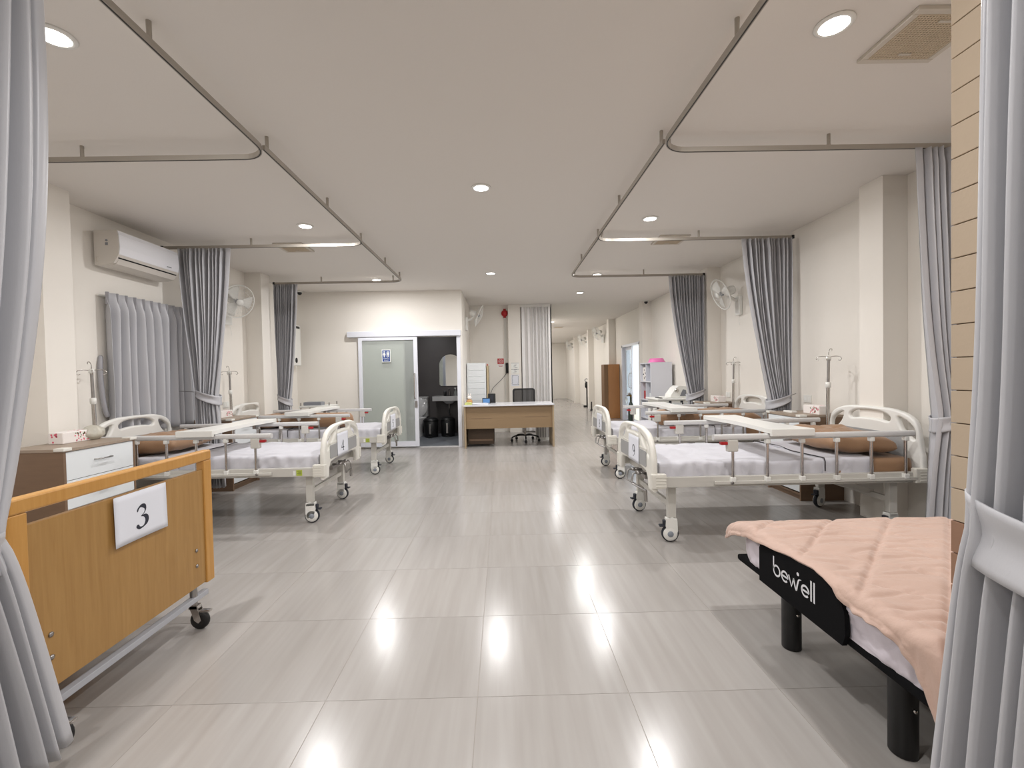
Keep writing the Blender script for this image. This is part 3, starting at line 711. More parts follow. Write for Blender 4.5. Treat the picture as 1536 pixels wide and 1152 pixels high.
def bolster(k, x0, x1, ly, label):
    r = .104; n = 40; L = x1-x0
    mb = MB(); prof = [(0.006, -.012), (.03, .0), (.06, .008), (.085, .03), (r, .075)]+[(r, .075+(L-.15)*q/16) for q in range(1, 17)]+[(.085, L-.03), (.06, L-.008), (.03, L), (.006, L+.012)]
    vs = []
    for pi_, (rr, h) in enumerate(prof):
        for q in range(n):
            a = 2*PI*q/n; endf = 1 if h < .06 or h > L-.06 else 0
            rad = rr*(1+.07*math.sin(a*11+nz(h, 1)*2)*endf+.03*nz(h*5, math.cos(a), math.sin(a)))
            vs.append((h, rad*math.cos(a), rad*math.sin(a)*.95))
    fs = [(i*n+q, i*n+(q+1) % n, (i+1)*n+(q+1) % n, (i+1)*n+q) for i in range(len(prof)-1) for q in range(n)]
    mb.add(vs, fs, True).add(vs[:n], [tuple(range(n))]).add(vs[-n:], [tuple(range(n))])
    o = mb.build('bolster', 'brown_cloth'); o.location = bed_pt(k, x0, ly, .712); o.rotation_euler = (0, 0, BEDS[k][1])
    tag(o, label, 'bolster', 'brown bolsters')
bolster('R2', .64, 1.42, -.25, 'long brown bolster lying behind the rail of the right far bed')
bolster('L2', .50, 1.46, .22, 'long brown bolster lying behind the rail of the left far bed')

# overbed table boards laid across the rails
def overbed():
    t = thing('overbed_table', 'x', 'overbed table', group='white overbed table boards')
    L = [(-.155, -.545), (-.158, -.47), (-.135, -.30), (-.115, 0), (-.135, .30), (-.158, .47), (-.155, .545), (.155, .545), (.158, .47), (.135, .30), (.115, 0), (.135, -.30), (.158, -.47), (.155, -.545)]
    sm = smooth_path(L[:7], 5)+smooth_path(L[7:], 5)
    MB().prism(sm, 'z', .815, .845).build('board', 'white_plastic', t)
    for s in (-1, 1):
        MB().box(-.155, .155, s*.518, s*.547, .795, .849, .006).build('end_lip', 'white_plastic', t)
        MB().box(.02, .05, s*.44, s*.455, .755, .816).box(-.01, .05, s*.44, s*.455, .75, .758).build('drop_hook', 'steel', t)
    return t
ot = overbed()
for i, (k, lx, lb) in enumerate((('R1', .998, 'white overbed table board across rails of the bed beyond the peach quilt'), ('R2', .885, 'white overbed table board across rails of the right bed with bolster'), ('L1', 1.075, 'white overbed table board across rails of the bed behind the oak footboard'), ('L2', 1.10, 'white overbed table board across rails of the left bed with bolster'))):
    place(ot, i == 0, bed_pt(k, lx, 0, 0), BEDS[k][1], lb)

# IV poles at the head corner
def ivpole():
    t = thing('iv_pole', 'x', 'IV pole', group='chrome drip stands on beds')
    MB().tube([(0, 0, .44), (0, 0, .86), (0, 0, 1.12)], .0155, 12).build('outer_tube', 'chrome', t)
    MB().tube([(0, 0, 1.1), (0, 0, 1.37)], .0115, 12).build('inner_tube', 'steel', t)
    MB().lathe([(.016, 0), (.023, .004), (.023, .05), (.016, .055)], c=(0, 0, 1.09), n=14).build('height_clamp', 'white_plastic', t)
    MB().lathe([(.012, 0), (.02, .005), (.02, .03), (.010, .04)], c=(0, 0, 1.355), n=14).build('hook_hub', 'white_plastic', t)
    for k in range(4):
        a = PI/4+k*PI/2; dx, dy = math.cos(a), math.sin(a)
        MB().tube(smooth_path([(0, 0, 1.38), (.05*dx, .05*dy, 1.385), (.085*dx, .085*dy, 1.38), (.098*dx, .098*dy, 1.36), (.085*dx, .085*dy, 1.345), (.072*dx, .072*dy, 1.352)], 5), .0035, 6).build('hook', 'chrome', t)
    MB().tube(smooth_path([(0, 0, 1.385), (0, 0, 1.43), (.015, 0, 1.455), (.03, 0, 1.45), (.03, 0, 1.435)], 5), .0035, 6).build('top_hook', 'chrome', t)
    MB().box(-.02, .02, -.02, .02, .46, .50, .004).build('socket', 'steel', t)
    return t
iv = ivpole()
for i, (k, lb) in enumerate((('R1', 'chrome drip stand at the head of the bed beyond the peach quilt'), ('R2', 'chrome drip stand at the head of the right bed with bolster'), ('L1', 'chrome drip stand beside the tissue box behind the oak bed'), ('L2', 'chrome drip stand at the head of the left bed with bolster'))):
    o = place(iv, i == 0, bed_pt(k, 1.955, .46), BEDS[k][1], lb); o.rotation_euler = (0, .022, BEDS[k][1])

# numbered sheets on the footboards
def stroke_digit(ch):
    if ch == '4': return [([(.18, -.5), (.18, .5)], .13), ([(.18, .5), (-.36, -.18)], .09), ([(-.38, -.2), (.4, -.2)], .1), ([(.02, -.5), (.34, -.5)], .05)]
    if ch == '9': return [([(.0+.27*math.cos(q*PI/10), .22+.28*math.sin(q*PI/10)) for q in range(21)], [.07+.07*abs(math.cos(q*PI/10)) for q in range(21)]), (smooth_path([(.27, .22), (.26, -.05), (.12, -.34), (-.22, -.5)], 6), [.14-.006*q for q in range(19)])]
    if ch == '5': return [([(-.22, .48), (.28, .48)], .13), ([(-.2, .48), (-.26, .08)], .06), (smooth_path([(-.26, .08), (-.05, .16), (.2, .06), (.28, -.14), (.18, -.38), (-.06, -.5), (-.28, -.42)], 5), .11)]
    if ch == '8': return [([(.22*math.cos(q*PI/10), .25+.24*math.sin(q*PI/10)) for q in range(21)], .1), ([(.27*math.cos(q*PI/10), -.24+.26*math.sin(q*PI/10)) for q in range(21)], .11)]
    if ch == '3': 
        a = smooth_path([(-.27, .27), (-.22, .40), (-.06, .5), (.13, .46), (.20, .30), (.12, .14), (-.06, .03)], 6)
        b = smooth_path([(-.06, .03), (.14, .0), (.27, -.13), (.24, -.33), (.06, -.48), (-.16, -.5), (-.27, -.42)], 6)
        wa = [.035, .05, .06, .06, .07, .07, .07, .07, .07, .07, .08, .09, .10, .12, .14, .15, .16, .165, .165, .16, .15, .13, .11, .10, .08, .07, .06, .05, .045, .04, .035, .03, .03, .03, .03, .03, .03]
        wb = [.03, .04, .05, .06, .08, .10, .12, .14, .16, .17, .18, .185, .185, .185, .18, .18, .17, .16, .15, .14, .12, .10, .08, .07, .06, .06, .06, .07, .08, .09, .11, .12, .12, .13, .13, .12, .10]
        wa = [q*1.2 for q in wa]; wb = [q*1.2 for q in wb]
        return [(a, wa), (b, wb), ([(-.27+.05*math.cos(q*PI/6), -.41+.05*math.sin(q*PI/6)) for q in range(13)], .09)]
def number_sheet(digit, label, origin, uvec, nvec, wid, hei, size, up0=0.0, voff=-.02):
    """sheet in a vertical plane; uvec is the reading direction, nvec the outward normal"""
    t = thing('number_sheet', label, 'paper sheet', origin, 0, 'paper number sheets')
    U = Vector(uvec); N_ = Vector(nvec)
    def fr(u, v, d=0): 
        p = U*u+N_*(d+.002+.006*(u/wid*2)**2*(.4-.6*v/hei)); return (p.x, p.y, v)
    mb = MB().grid(lambda a, b: fr((a-.5)*wid, (b-.5)*hei), 10, 8)
    o = mb.build('paper', 'paper', t); md = o.modifiers.new('thick', 'SOLIDIFY'); md.thickness = .0006
    dg = MB()
    for pts, w in stroke_digit(digit):
        dg.ribbon([(p[0]*size, p[1]*size+voff) for p in pts], [q*size for q in w] if isinstance(w, list) else w*size, fr, .0012)
    dg.build('printed_number', 'ink', t)
for k, d, lb in (('R1', '9', 'white sheet with number 9 on the near right footboard'), ('L1', '4', 'white sheet with number 4 on the near left footboard'),
                 ('R2', '8', 'white sheet taped on the footboard of the right bed with bolster'), ('L2', '5', 'white sheet taped on the footboard of the left bed with bolster')):
    s = 1 if BEDS[k][1] == 0 else -1
    x, y, z = bed_pt(k, .0035, -.05*s, .652)
    number_sheet(d, lb, (x, y, z), (0, -s, 0), (-s, 0, 0), .285, .212, .095, voff=-.02)
# ================================================================== WOODEN BED (number 3)
wb = thing('wooden_bed', 'oak bed with panelled footboard on casters, beside the left near curtain', 'bed', (-1.6, 1.945, 0))
def wooden_board(x, parent, top, foot):
    b = MB().box(x-.022, x+.022, -.502, .502, top-.052, top, .007).build('top_rail', 'oak_solid', parent)
    for s in (-1, 1):
        MB().box(x-.020, x+.020, s*.502, s*.442, .205, top-.052, .004).build('post', 'oak_solid', parent)
    MB().box(x-.009, x+.012, -.445, .445, .212, top-.097, .002).build('panel', 'oak_panel', parent)
    if foot:
        for s in (-1, 1):
            for z in (.402, .322): MB().lathe([(.002, -.001), (.009, -.001), (.009, .004), (.004, .006)], c=(x+.012, s*.375, z), axis='x', n=14).build('bolt', 'steel', parent)
wooden_board(0, wb, .903, True); wooden_board(-1.98, wb, 1.0, False)
for x in (-.004, -1.976):
    MB().box(x-.016, x+.016, -.46, .46, .140, .166, .002).build('caster_beam', 'beam_grey', wb)
for s in (-1, 1):
    MB().box(-1.95, -.02, s*.44, s*.41, .28, .38, .004).build('side_beam', 'oak_solid', wb)
for x in (-.006, -1.974):
    for s in (-1, 1):
        c = MB().cyl((x, s*.37, .125), (x, s*.37, .212), .017, 14).build('caster', 'steel', wb)
        MB().lathe([(.020, -.012), (.043, -.012), (.047, -.006), (.047, .006), (.043, .012), (.020, .012)], c=(x+.03, s*.37, .0475), axis='y', n=22).build('wheel', 'black_plastic', c)
        fk = MB()
        for q in (-1, 1): fk.prism([(x-.015, .125), (x+.025, .125), (x+.045, .05), (x+.03, .035), (x+.01, .05)], 'y', s*.37+q*.014, s*.37+q*.018)
        fk.box(x-.018, x+.028, s*.37-.018, s*.37+.018, .105, .126, .003).build('fork', 'chrome', c)
        MB().box(x+.03, x+.085, s*.37-.013, s*.37+.013, .088, .10, .003).build('brake_tab', 'chrome', c)
mt = thing('mattress', 'mattress lying on the oak bed, low behind its footboard', 'mattress', (-1.6, 1.945, 0))
wrinkle_box('ticking', -1.93, -.03, -.40, .40, .385, .51, 'sheet', mt, .003, seed=70, nx=30, ny=10)
MB().box(-1.95, -.03, -.405, .405, .37, .384).build('slat_base', 'oak_solid', mt)
number_sheet('3', 'white sheet with number 3 on the oak footboard', (-1.578, 1.968, .703), (0, 1, 0), (1, 0, 0), .283, .206, .092, voff=-.012)

# ================================================================== BLACK BED WITH PEACH QUILT
bb = thing('black_bed', 'low black bed frame with bewell lettering under the peach quilt', 'bed', (1.2, 1.76, 0))
MB().box(.0, 2.02, -.56, .555, .293, .324, .010).build('bed_base', 'black_felt', bb)
for x in (.10, 1.85):
    for s, yy in ((-1, -.305), (1, .27)):
        lg = MB().lathe([(.036, 0), (.040, .004), (.040, .295)], c=(x, yy, 0), n=26).build('leg', 'black_metal', bb)
        MB().lathe([(.002, 0), (.006, .001), (.006, .01), (.002, .012)], c=(x+.0, yy-.05, .17), axis='y', n=10).build('leg_screw', 'chrome', lg)
# foot retainer panel with arched top
pp = [(-.20, .296), (-.215, .34), (-.21, .42), (-.185, .462), (-.12, .492), (-.04, .502), (.08, .50), (.20, .486), (.30, .470), (.312, .45), (.312, .296)]
pm = MB().prism(pp, 'x', -.022, -.004).build('retainer_panel', 'black_felt', bb)
lg = MB()
def lf_(u, v, d): return (-.0222-d, .198-u*.0445, .378+v*.0435)
def arc(cx, cy, r, a0, a1, n=18): return [(cx+r*math.cos(math.radians(a0+(a1-a0)*k/n)), cy+r*math.sin(math.radians(a0+(a1-a0)*k/n))) for k in range(n+1)]
w_ = .19
lg.ribbon([(0, 1.75), (0, .5)], w_, lf_).ribbon(arc(.5, .45, .5, 180, -180, 26), w_, lf_)
for cx in (1.75, 4.65):
    lg.ribbon(arc(cx, .45, .47, 0, 318, 26), w_, lf_).ribbon([(cx-.45, .45), (cx+.52, .45)], w_, lf_)
lg.ribbon([(2.35, .92), (2.75, -.02), (3.08, .86)], w_, lf_).ribbon(smooth_path([(3.05, .9), (3.4, -.05), (3.62, .62), (3.8, 1.05), (4.15, 1.2)], 6), [w_]*13+[w_, .19, .18, .17, .16, .14, .12, .10, .08, .06, .04, .03, .02], lf_)
lg.add([lf_(3.66+.17*math.cos(2*PI*k/14), 1.55+.17*math.sin(2*PI*k/14), .0012) for k in range(14)], [tuple(range(14))])
lg.ribbon([(5.42, 1.75), (5.42, -.1)], w_, lf_).ribbon([(5.80, 1.75), (5.80, -.1)], w_, lf_)
lg.build('lettering', 'logo_white', pm)
ms = thing('mattress', 'lavender white sheeted mattress under the peach quilt', 'mattress', (1.2, 1.76, 0))
def msf(u, v):
    a = 2*PI*u; hx, hy = 1.0, .555; q = abs(math.cos(a))**.16*math.copysign(1, math.cos(a)), abs(math.sin(a))**.16*math.copysign(1, math.sin(a))
    bulge = math.sin(PI*min(1, max(0, v)))**.5*.018
    w = .014*nz(q[0]*9+q[1]*9, v*2, 4)+.008*nz(q[0]*22, q[1]*22, v*3)-.010*crease(q[1]*9+v*2, v*2.5+q[0], 3, 5)
    s_ = 1.0 if v < .85 else 1-((v-.85)/.15)**2*.03
    return (1.01+(q[0]*hx*s_)+math.copysign(bulge+w, q[0])*abs(q[0])**8, q[1]*hy*s_+math.copysign(bulge*.5+w, q[1])*abs(q[1])**8, .324+.146*v)
mb = MB().grid(msf, 420, 14)
mb.f.append(tuple(14*421+k for k in range(420))); mb.sm.append(False)
mb.build('sheeted_body', 'lavender_sheet', ms)
# quilt: parameter s runs along the bed and over the foot end
def quilt(u, v):
    y = -.60+1.185*v
    yn = (y+.6)/1.185
    ze = [(-.62, .30), (-.558, .345), (-.523, .385), (-.49, .425), (-.43, .452), (-.38, .462), (-.23, .462), (-.205, .468), (-.177, .487), (-.116, .502), (-.055, .510), (0, .506), (.11, .50), (.28, .480), (.49, .452), (.60, .43)]
    zed = ze[-1][1]
    for (y0_, z0_), (y1_, z1_) in zip(ze, ze[1:]):
        if y0_ <= y <= y1_: zed = z0_+(z1_-z0_)*(y-y0_)/(y1_-y0_)
    zed += .006*nz(y*9, 3)
    T = .520; r = .05; zk = T-r
    drop = r+(zk-zed) if zed < zk else math.acos(min(1, (zed-zk)/r))*2/PI*r*1.57-r*.57
    s = -drop+(1.95+drop)*u**1.25
    if s > r*.57: x, z = s+r-r*.57, T
    elif s > -r:
        q = (r*.57-s)/(r*1.57)*PI/2; x, z = r-r*math.sin(q), T-r+r*math.cos(q)
    else: x, z = 0-.004*math.sin(y*30), T-r-(-s-r)
    x -= .040
    # far and near sides roll down
    if y > .38: z -= .034*((y-.38)/.19)**2
    if y < -.53: z -= (-.53-y)**1.2*1.2
    d = .0
    for c, wgt in ((x-y+.05, 1.0), (x+y+.1, .55)):
        q = (c/.305) % 1.0; d += wgt*math.exp(-((min(q, 1-q))/.05)**2)
    puff = -.012*min(d, 1.2)+.008*nz(x*4, y*4, 9)+.005*nz(x*5+y*2, y*17, 2)-.007*crease(x*2.6+y, y*11, 2, 6)-.005*crease(x*4-y*2, y*19+x, 5, 5)+.003*math.sin(y*95)*max(0, 1-u*7)
    edge = min(1, u*9)
    if s > -r: z += puff*edge
    else: x -= abs(puff)*.8
    if u < .02: x -= .004
    return (x, y, z)
ob = MB().grid(quilt, 170, 190).build('quilt', 'peach'); ob.location = (1.2, 1.76, 0)
md = ob.modifiers.new('thick', 'SOLIDIFY'); md.thickness = .010; md.offset = -1
tag(ob, 'peach quilted blanket spread over the low black bed', 'blanket')

# ================================================================== BEDSIDE CABINETS
def cabinet(label, x, y, rz, wid, dep=.42, h=.825):
    """front faces local +x; origin at the middle of the front bottom edge"""
    t = thing('bedside_cabinet', label, 'cabinet', (x, y, 0), rz, 'bedside drawer cabinets')
    hw = wid/2
    for s in (-1, 1): MB().box(-dep, 0, s*hw, s*(hw-.018), .0, h-.022).build('side_panel', 'cab_brown', t)
    MB().box(-dep, -dep+.012, -hw+.018, hw-.018, .05, h-.022).build('back_panel', 'cab_brown', t)
    MB().box(-dep+.012, -.012, -hw+.018, hw-.018, .05, .068).build('bottom_panel', 'cab_brown', t)
    MB().box(-.05, -.035, -hw+.018, hw-.018, .0, .05).build('plinth', 'cab_brown', t)
    MB().box(-dep, .006, -hw-.004, hw+.004, h-.022, h, .002).build('top', 'cab_top', t)
    z1 = h-.026; hs = [.20, .20, .32]
    for k, q in enumerate(hs):
        d = MB().box(-.019, -.001, -hw+.020, hw-.020, z1-q+.004, z1, .0015).build('drawer' if k < 2 else 'door', 'white_laminate', t)
        zc = z1-q*.42; MB().tube([(-.001, -.065, zc), (.024, -.062, zc), (.024, .062, zc), (-.001, .065, zc)], .005, 8).build('handle', 'steel', d)
        z1 -= q
    for s in (-1, 1): MB().box(-.06, .011, s*(hw-.055), s*(hw+.009), h-.016, h+.006, .004).build('corner_guard', 'ivory_plastic', t)
    return t
cabinet('brown and white bedside cabinet with floral tissue box, behind the oak bed', -3.0, 3.40, 0, .60)
cabinet('brown and white bedside cabinet beside the left bed with bolster', -3.10, 5.46, 0, .56)
cabinet('brown and white bedside cabinet between the two right beds, by the middle curtain', 2.85, 4.565, PI, .54)
cabinet('brown and white bedside cabinet beyond the right bed with bolster', 2.84, 6.485, PI, .40)
def tissue(label, x, y, rz):
    t = thing('tissue_box', label, 'tissue box', (x, y, .825), rz, 'floral tissue boxes')
    MB().box(-.055, .055, -.115, .115, 0, .085, .006).build('carton', 'tissue_white', t)
    rd = random.Random(int(x*100)); fl, lf = MB(), MB()
    for k in range(34):
        yy, zz = rd.uniform(-.02, .11), rd.uniform(.012, .075)
        (fl if k % 3 else lf).add([(.0556, yy+.006*math.cos(q*PI/3), zz+.006*math.sin(q*PI/3)) for q in range(6)], [tuple(range(6))])
    for k in range(8):
        xx, yy = rd.uniform(-.045, .045), rd.uniform(.0, .10)
        fl.add([(xx+.008*math.cos(q*PI/3), yy+.008*math.sin(q*PI/3), .0856) for q in range(6)], [tuple(range(6))])
    for k in range(7):
        xx, zz = rd.uniform(-.045, .045), rd.uniform(.012, .075)
        fl.add([(xx+.008*math.cos(q*PI/3), -.1156, zz+.008*math.sin(q*PI/3)) for q in range(6)], [tuple(range(6))])
    fl.build('flower_print', 'flower_pink', t); lf.build('leaf_print', 'flower_leaf', t)
tissue('floral tissue box on the cabinet behind the oak bed', -3.30, 3.47, 0)
tissue('floral tissue box on the cabinet beside the left bed with bolster', -3.38, 5.48, 0)
tissue('floral tissue box on the cabinet between the two right beds, by the middle curtain', 3.10, 4.43, PI)
tissue('floral tissue box on the cabinet beyond the right bed with bolster', 3.08, 6.42, PI)
def bag(label, x, y, s=1.0):
    def fn(u, v):
        a = 2*PI*u; r = (.085*math.sin(PI*min(1, v*.93+.07))**.6+.01)*s*(1+.22*nz(math.cos(a)*2, math.sin(a)*2, v*3+x))
        return (r*math.cos(a), r*math.sin(a)*1.1, v*.15*s)
    o = MB().grid(fn, 28, 14).build('plastic_bag', 'plastic_bag'); o.location = (x, y, .827); tag(o, label, 'plastic bag', 'crumpled plastic bags')
bag('crumpled clear plastic bag beside the tissue box behind the oak bed', -3.26, 3.62, .75)
for lb, x, y in (('small white remote lying on cabinet between the two right beds, by the middle curtain', 2.90, 4.62),):
    o = MB().box(-.03, .03, -.07, .07, .825, .845, .005).build('remote_control', 'white_plastic'); o.location = (x+.06, y, 0); tag(o, lb, 'remote')

# ================================================================== AIR CONDITIONER
ac = thing('air_conditioner', 'white split air conditioner high on the left wall', 'air conditioner', (XL+.03, 4.485, 2.33))
prof = [(0, 0.0), (.10, 0.0), (.17, .018), (.195, .055), (.215, .09), (.222, .16), (.215, .27), (.205, .31), (0, .31)]
MB().prism([(a, b) for a, b in prof], 'y', -.375, .375).build('body', 'ac_shade', ac)
MB().box(-.03, 0, -.34, .34, .03, .28).build('mount_plate', 'ac_shade', ac)
fp = [(.205, .085), (.219, .095), (.228, .16), (.221, .27), (.21, .305), (.20, .305), (.205, .16)]
MB().prism(fp, 'y', -.370, .370).build('front_panel', 'ac_white', ac)
MB().prism([(.11, -.004), (.172, .012), (.196, .05), (.190, .052), (.165, .018), (.11, .003)], 'y', -.35, .35).build('louver', 'ac_shade', ac)
MB().prism([(.199, .058), (.207, .066), (.204, .069), (.196, .061)], 'y', -.36, .36).build('air_slot', 'black_plastic', ac)
o = MB().box(.10, .125, -.377, -.3745, .175, .20).build('spec_sticker', 'machine_grey', ac)
o = MB().prism([(.1125+.012*math.cos(k*PI/5), .218+.010*math.sin(k*PI/5)) for k in range(10)], 'y', -.377, -.3745).build('spec_sticker', 'machine_grey', ac)
MB().box(.2265, .2285, .20, .26, .115, .122).build('nameplate', 'machine_grey', ac)
MB().box(.014, .02, -.3765, -.3745, .03, .075).box(.014, .04, -.3765, -.3745, .07, .075).box(.014, .04, -.3765, -.3745, .03, .035).build('knockout_outline', 'vent_frame', ac)

# ================================================================== WALL FANS
def fan():
    t = thing('wall_fan', 'x', 'fan', group='white wall fans')
    MB().box(0, .05, -.06, .06, -.20, .06, .012).build('wall_base', 'white_plastic', t)
    MB().tube(smooth_path([(.04, 0, .0), (.10, 0, .02), (.15, 0, .06), (.17, 0, .11)], 5), .022, 12).build('arm', 'white_plastic', t)
    tilt = Matrix.Translation((.16, 0, .13)) @ Matrix.Rotation(math.radians(22), 4, 'Y')
    MB().lathe([(.02, -.08), (.05, -.075), (.06, -.05), (.06, .03), (.05, .05), (.02, .055)], axis='x', n=20).xf(tilt).build('motor', 'white_plastic', t)
    R = .215; g = MB()
    g.tube([(.12, R*math.cos(q*PI/18), R*math.sin(q*PI/18)) for q in range(36)], .008, 6, closed=True)
    for rr, xx in ((.07, .165), (.15, .150)): g.tube([(xx, rr*math.cos(q*PI/14), rr*math.sin(q*PI/14)) for q in range(28)], .0022, 4, closed=True)
    for q in range(30):
        a = q*2*PI/30; ca, sa = math.cos(a), math.sin(a)
        g.tube([(.17, .04*ca, .04*sa), (.16, .12*ca, .12*sa), (.12, R*ca, R*sa)], .0017, 4, caps=False)
        g.tube([(.05, .06*ca, .06*sa), (.07, .15*ca, .15*sa), (.12, R*ca, R*sa)], .0017, 4, caps=False)
    g.xf(tilt).build('guard', 'white_plastic', t)
    MB().lathe([(.002, 0), (.045, .0), (.045, .008), (.002, .010)], c=(.168, 0, 0), axis='x', n=20).xf(tilt).build('guard_badge', 'white_plastic', t)
    MB().lathe([(.002, .0), (.03, .0), (.03, .03), (.02, .04), (.002, .045)], c=(.09, 0, 0), axis='x', n=16).xf(tilt).build('blade_hub', 'machine_grey', t)
    for k in range(3):
        def bf_(u, v):
            r = .03+.165*u; a = k*2*PI/3+(v-.5)*(1.25 if u > .2 else .8)*(1-.25*u)
            return (.11+.03*(v-.5), r*math.cos(a), r*math.sin(a))
        o = MB().grid(bf_, 8, 6).xf(tilt).build('blade', 'white_plastic', t); o.modifiers.new('thick', 'SOLIDIFY').thickness = .003
    MB().tube(smooth_path([(.03, .03, -.2), (.045, .04, -.28), (.04, .05, -.34)], 4), .0025, 5).build('pull_cord', 'white_plastic', t)
    return t
fn0 = fan()
for i, (x, y, z, rz, lb) in enumerate(((XL, 6.02, 2.20, -.5, 'white wall fan on the left wall, between two tied curtains'), (XR, 6.15, 2.22, PI, 'white wall fan on the right wall, beside the middle curtain'),
        (-.70, 8.95, 2.36, 0, 'white wall fan above the white file tower by the desk'), (XR, 14.3, 2.42, PI+.4, 'nearest wall fan in the corridor'), (XR, 17.0, 2.42, PI+.4, 'second wall fan in the corridor'), (XR, 20.2, 2.42, PI+.4, 'farthest wall fan in the corridor'))):
    place(fn0, i == 0, (x, y, z), 0, lb); 
    o = [q for q in bpy.data.objects if q.get('label') == lb][0]; o.rotation_euler.z = rz
for o in [q for q in bpy.data.objects if q.name.startswith('wall_fan')]:
    if abs(o.rotation_euler.z) > .01 and abs(o.rotation_euler.z-PI) > .01:   # keep the base flat on its wall: pull the turned fan out a little
        o.location.x += .03 if o.location.x < 0 else -.03

# white wall unit, cameras, switches
u_ = thing('wall_unit', 'tall white wall unit with black slot, beside the farthest left curtain', 'wall appliance', (XL, 7.80, 1.5))
MB().box(0, .14, -.19, .19, 0, .70, .012).build('casing', 'white_plastic', u_)
MB().box(.139, .1415, -.15, .15, .64, .68).build('display_slot', 'black_plastic', u_)
MB().lathe([(.002, 0), (.045, 0), (.045, .004), (.002, .005)], c=(.139, 0, .09), axis='x', n=18).build('dial', 'black_plastic', u_)
MB().box(.0, .02, -.02, .02, -.62, 0.0).build('cable_duct', 'white_plastic', u_)
def cctv(x, y, z, s, lb):
    t = thing('security_camera', lb, 'camera', (x, y, z)); MB().lathe([(.002, 0), (.05, 0), (.05, -.02), (.03, -.03)], n=16).build('mount', 'white_plastic', t)
    MB().lathe([(.002, -.075), (.02, -.07), (.035, -.05), (.038, -.03), (.03, -.018)], n=16).build('lens_dome', 'black_plastic', t)
cctv(3.12, 9.7, ZC, 1, 'small dark dome camera on the ceiling above the white shelf unit')
cctv(-3.50, 7.95, ZC, 1, 'small dark dome camera above the wall unit')
def plate(x, y, z, s, lb):
    t = thing('socket_plate', lb, 'socket', (x, y, z)); MB().box(0, s*.01, -.06, .06, -.04, .04, .003).build('plate', 'white_plastic', t)
    for q in (-1, 1): MB().box(s*.01, s*.0125, q*.03-.016, q*.03+.016, -.02, .02, .001).build('outlet', 'label_white', t)
plate(XR, 4.80, .95, -1, 'white wall socket above the cabinet between the two right beds, by the middle curtain')
plate(XR, 6.50, .92, -1, 'white wall socket above the cabinet beyond the right bed with bolster')
plate(XL, 6.0, .95, 1, 'white wall socket by the left bed with bolster')

# ================================================================== DESK AREA
dk = thing('office_desk', 'tan office desk with glossy white top facing the aisle', 'desk', (.11, 7.86, 0))
MB().box(-.79, .79, -.02, .70, .728, .753, .003).build('desk_top', 'desk_top', dk)
for s in (-1, 1): MB().box(s*.785, s*.757, .0, .66, 0, .728, .002).build('side_panel', 'desk_edge', dk)
mp_ = MB().box(-.757, .757, .04, .058, .335, .728).build('modesty_panel', 'desk_wood', dk)
for z in (.515,): MB().box(-.66, -.30, .037, .041, z, z+.004).box(.28, .68, .037, .041, z+.012, z+.016).build('panel_groove', 'cab_brown', mp_)
pd = MB().box(-.74, -.27, .20, .66, .04, .70, .003).build('pedestal', 'dark_brown', dk)
MB().box(-.72, -.30, .195, .201, .10, .13).build('plinth_strip', 'cab_brown', pd)
# chair
ch = thing('office_chair', 'black mesh-back swivel chair behind the desk', 'chair', (.42, 8.62, 0))
MB().prism([(a*1.0, b) for a, b in rrect(-.24, .24, -.23, .23, .07)], 'z', .43, .50).build('seat', 'black_plastic', ch)
MB().cyl((0, 0, .09), (0, 0, .43), .025, 14).build('gas_lift', 'chrome', ch)
fr_o = curve_mesh('back', [rrect(-.22, .22, .56, 1.0, .05), rrect(-.19, .19, .59, .97, .04)], .008, .006, axis='y')
o = obj('back_frame', fr_o, 'black_plastic', ch); o.location.y = .24
MB().box(-.195, .195, .238, .242, .585, .975).build('back_mesh', 'mesh_black', ch)
MB().tube(smooth_path([(0, .1, .44), (0, .24, .46), (0, .26, .6)], 5), .02, 10).build('back_stem', 'black_plastic', ch)
for k in range(5):
    a = -PI/2+k*2*PI/5; ca, sa = math.cos(a), math.sin(a)
    l = MB().tube(smooth_path([(0, 0, .11), (.12*ca, .12*sa, .115), (.22*ca, .22*sa, .10), (.27*ca, .27*sa, .075)], 4), .014, 8).build('base_arm', 'black_plastic', ch)
    MB().lathe([(.012, -.018), (.026, -.018), (.026, .018), (.012, .018)], c=(.27*ca, .27*sa, .026), axis='y', n=14).build('castor', 'black_plastic', l)
    MB().cyl((.27*ca, .27*sa, .03), (.27*ca, .27*sa, .08), .008, 8).build('castor_stem', 'black_plastic', l)
# white file tower
tw = thing('file_tower', 'tall white drawer tower standing behind the desk on the left', 'cabinet', (-.50, 8.82, 0))
MB().box(-.185, .185, 0, .42, 0, 1.51, .006).build('carcass', 'white_laminate', tw)
for k in range(12):
    MB().box(-.165, .165, -.010, .0, .06+k*.119, .06+k*.119+.115, .003).build('drawer_front', 'white_laminate', tw)
pt = thing('wooden_partition', 'beige board standing beside the white file tower', 'board', (-.285, 8.86, 0))
MB().box(-.018, .018, 0, .55, 0, 1.46, .003).build('board', 'beige_panel', pt)
MB().box(-.022, .022, .55, .57, 0, 1.46).build('edge_strip', 'machine_grey', pt)
o = MB().lathe([(.002, 0), (.016, 0), (.016, .02), (.002, .03)], c=(0, .02, 1.46), n=12).build('red_knob', 'red_plastic', pt)
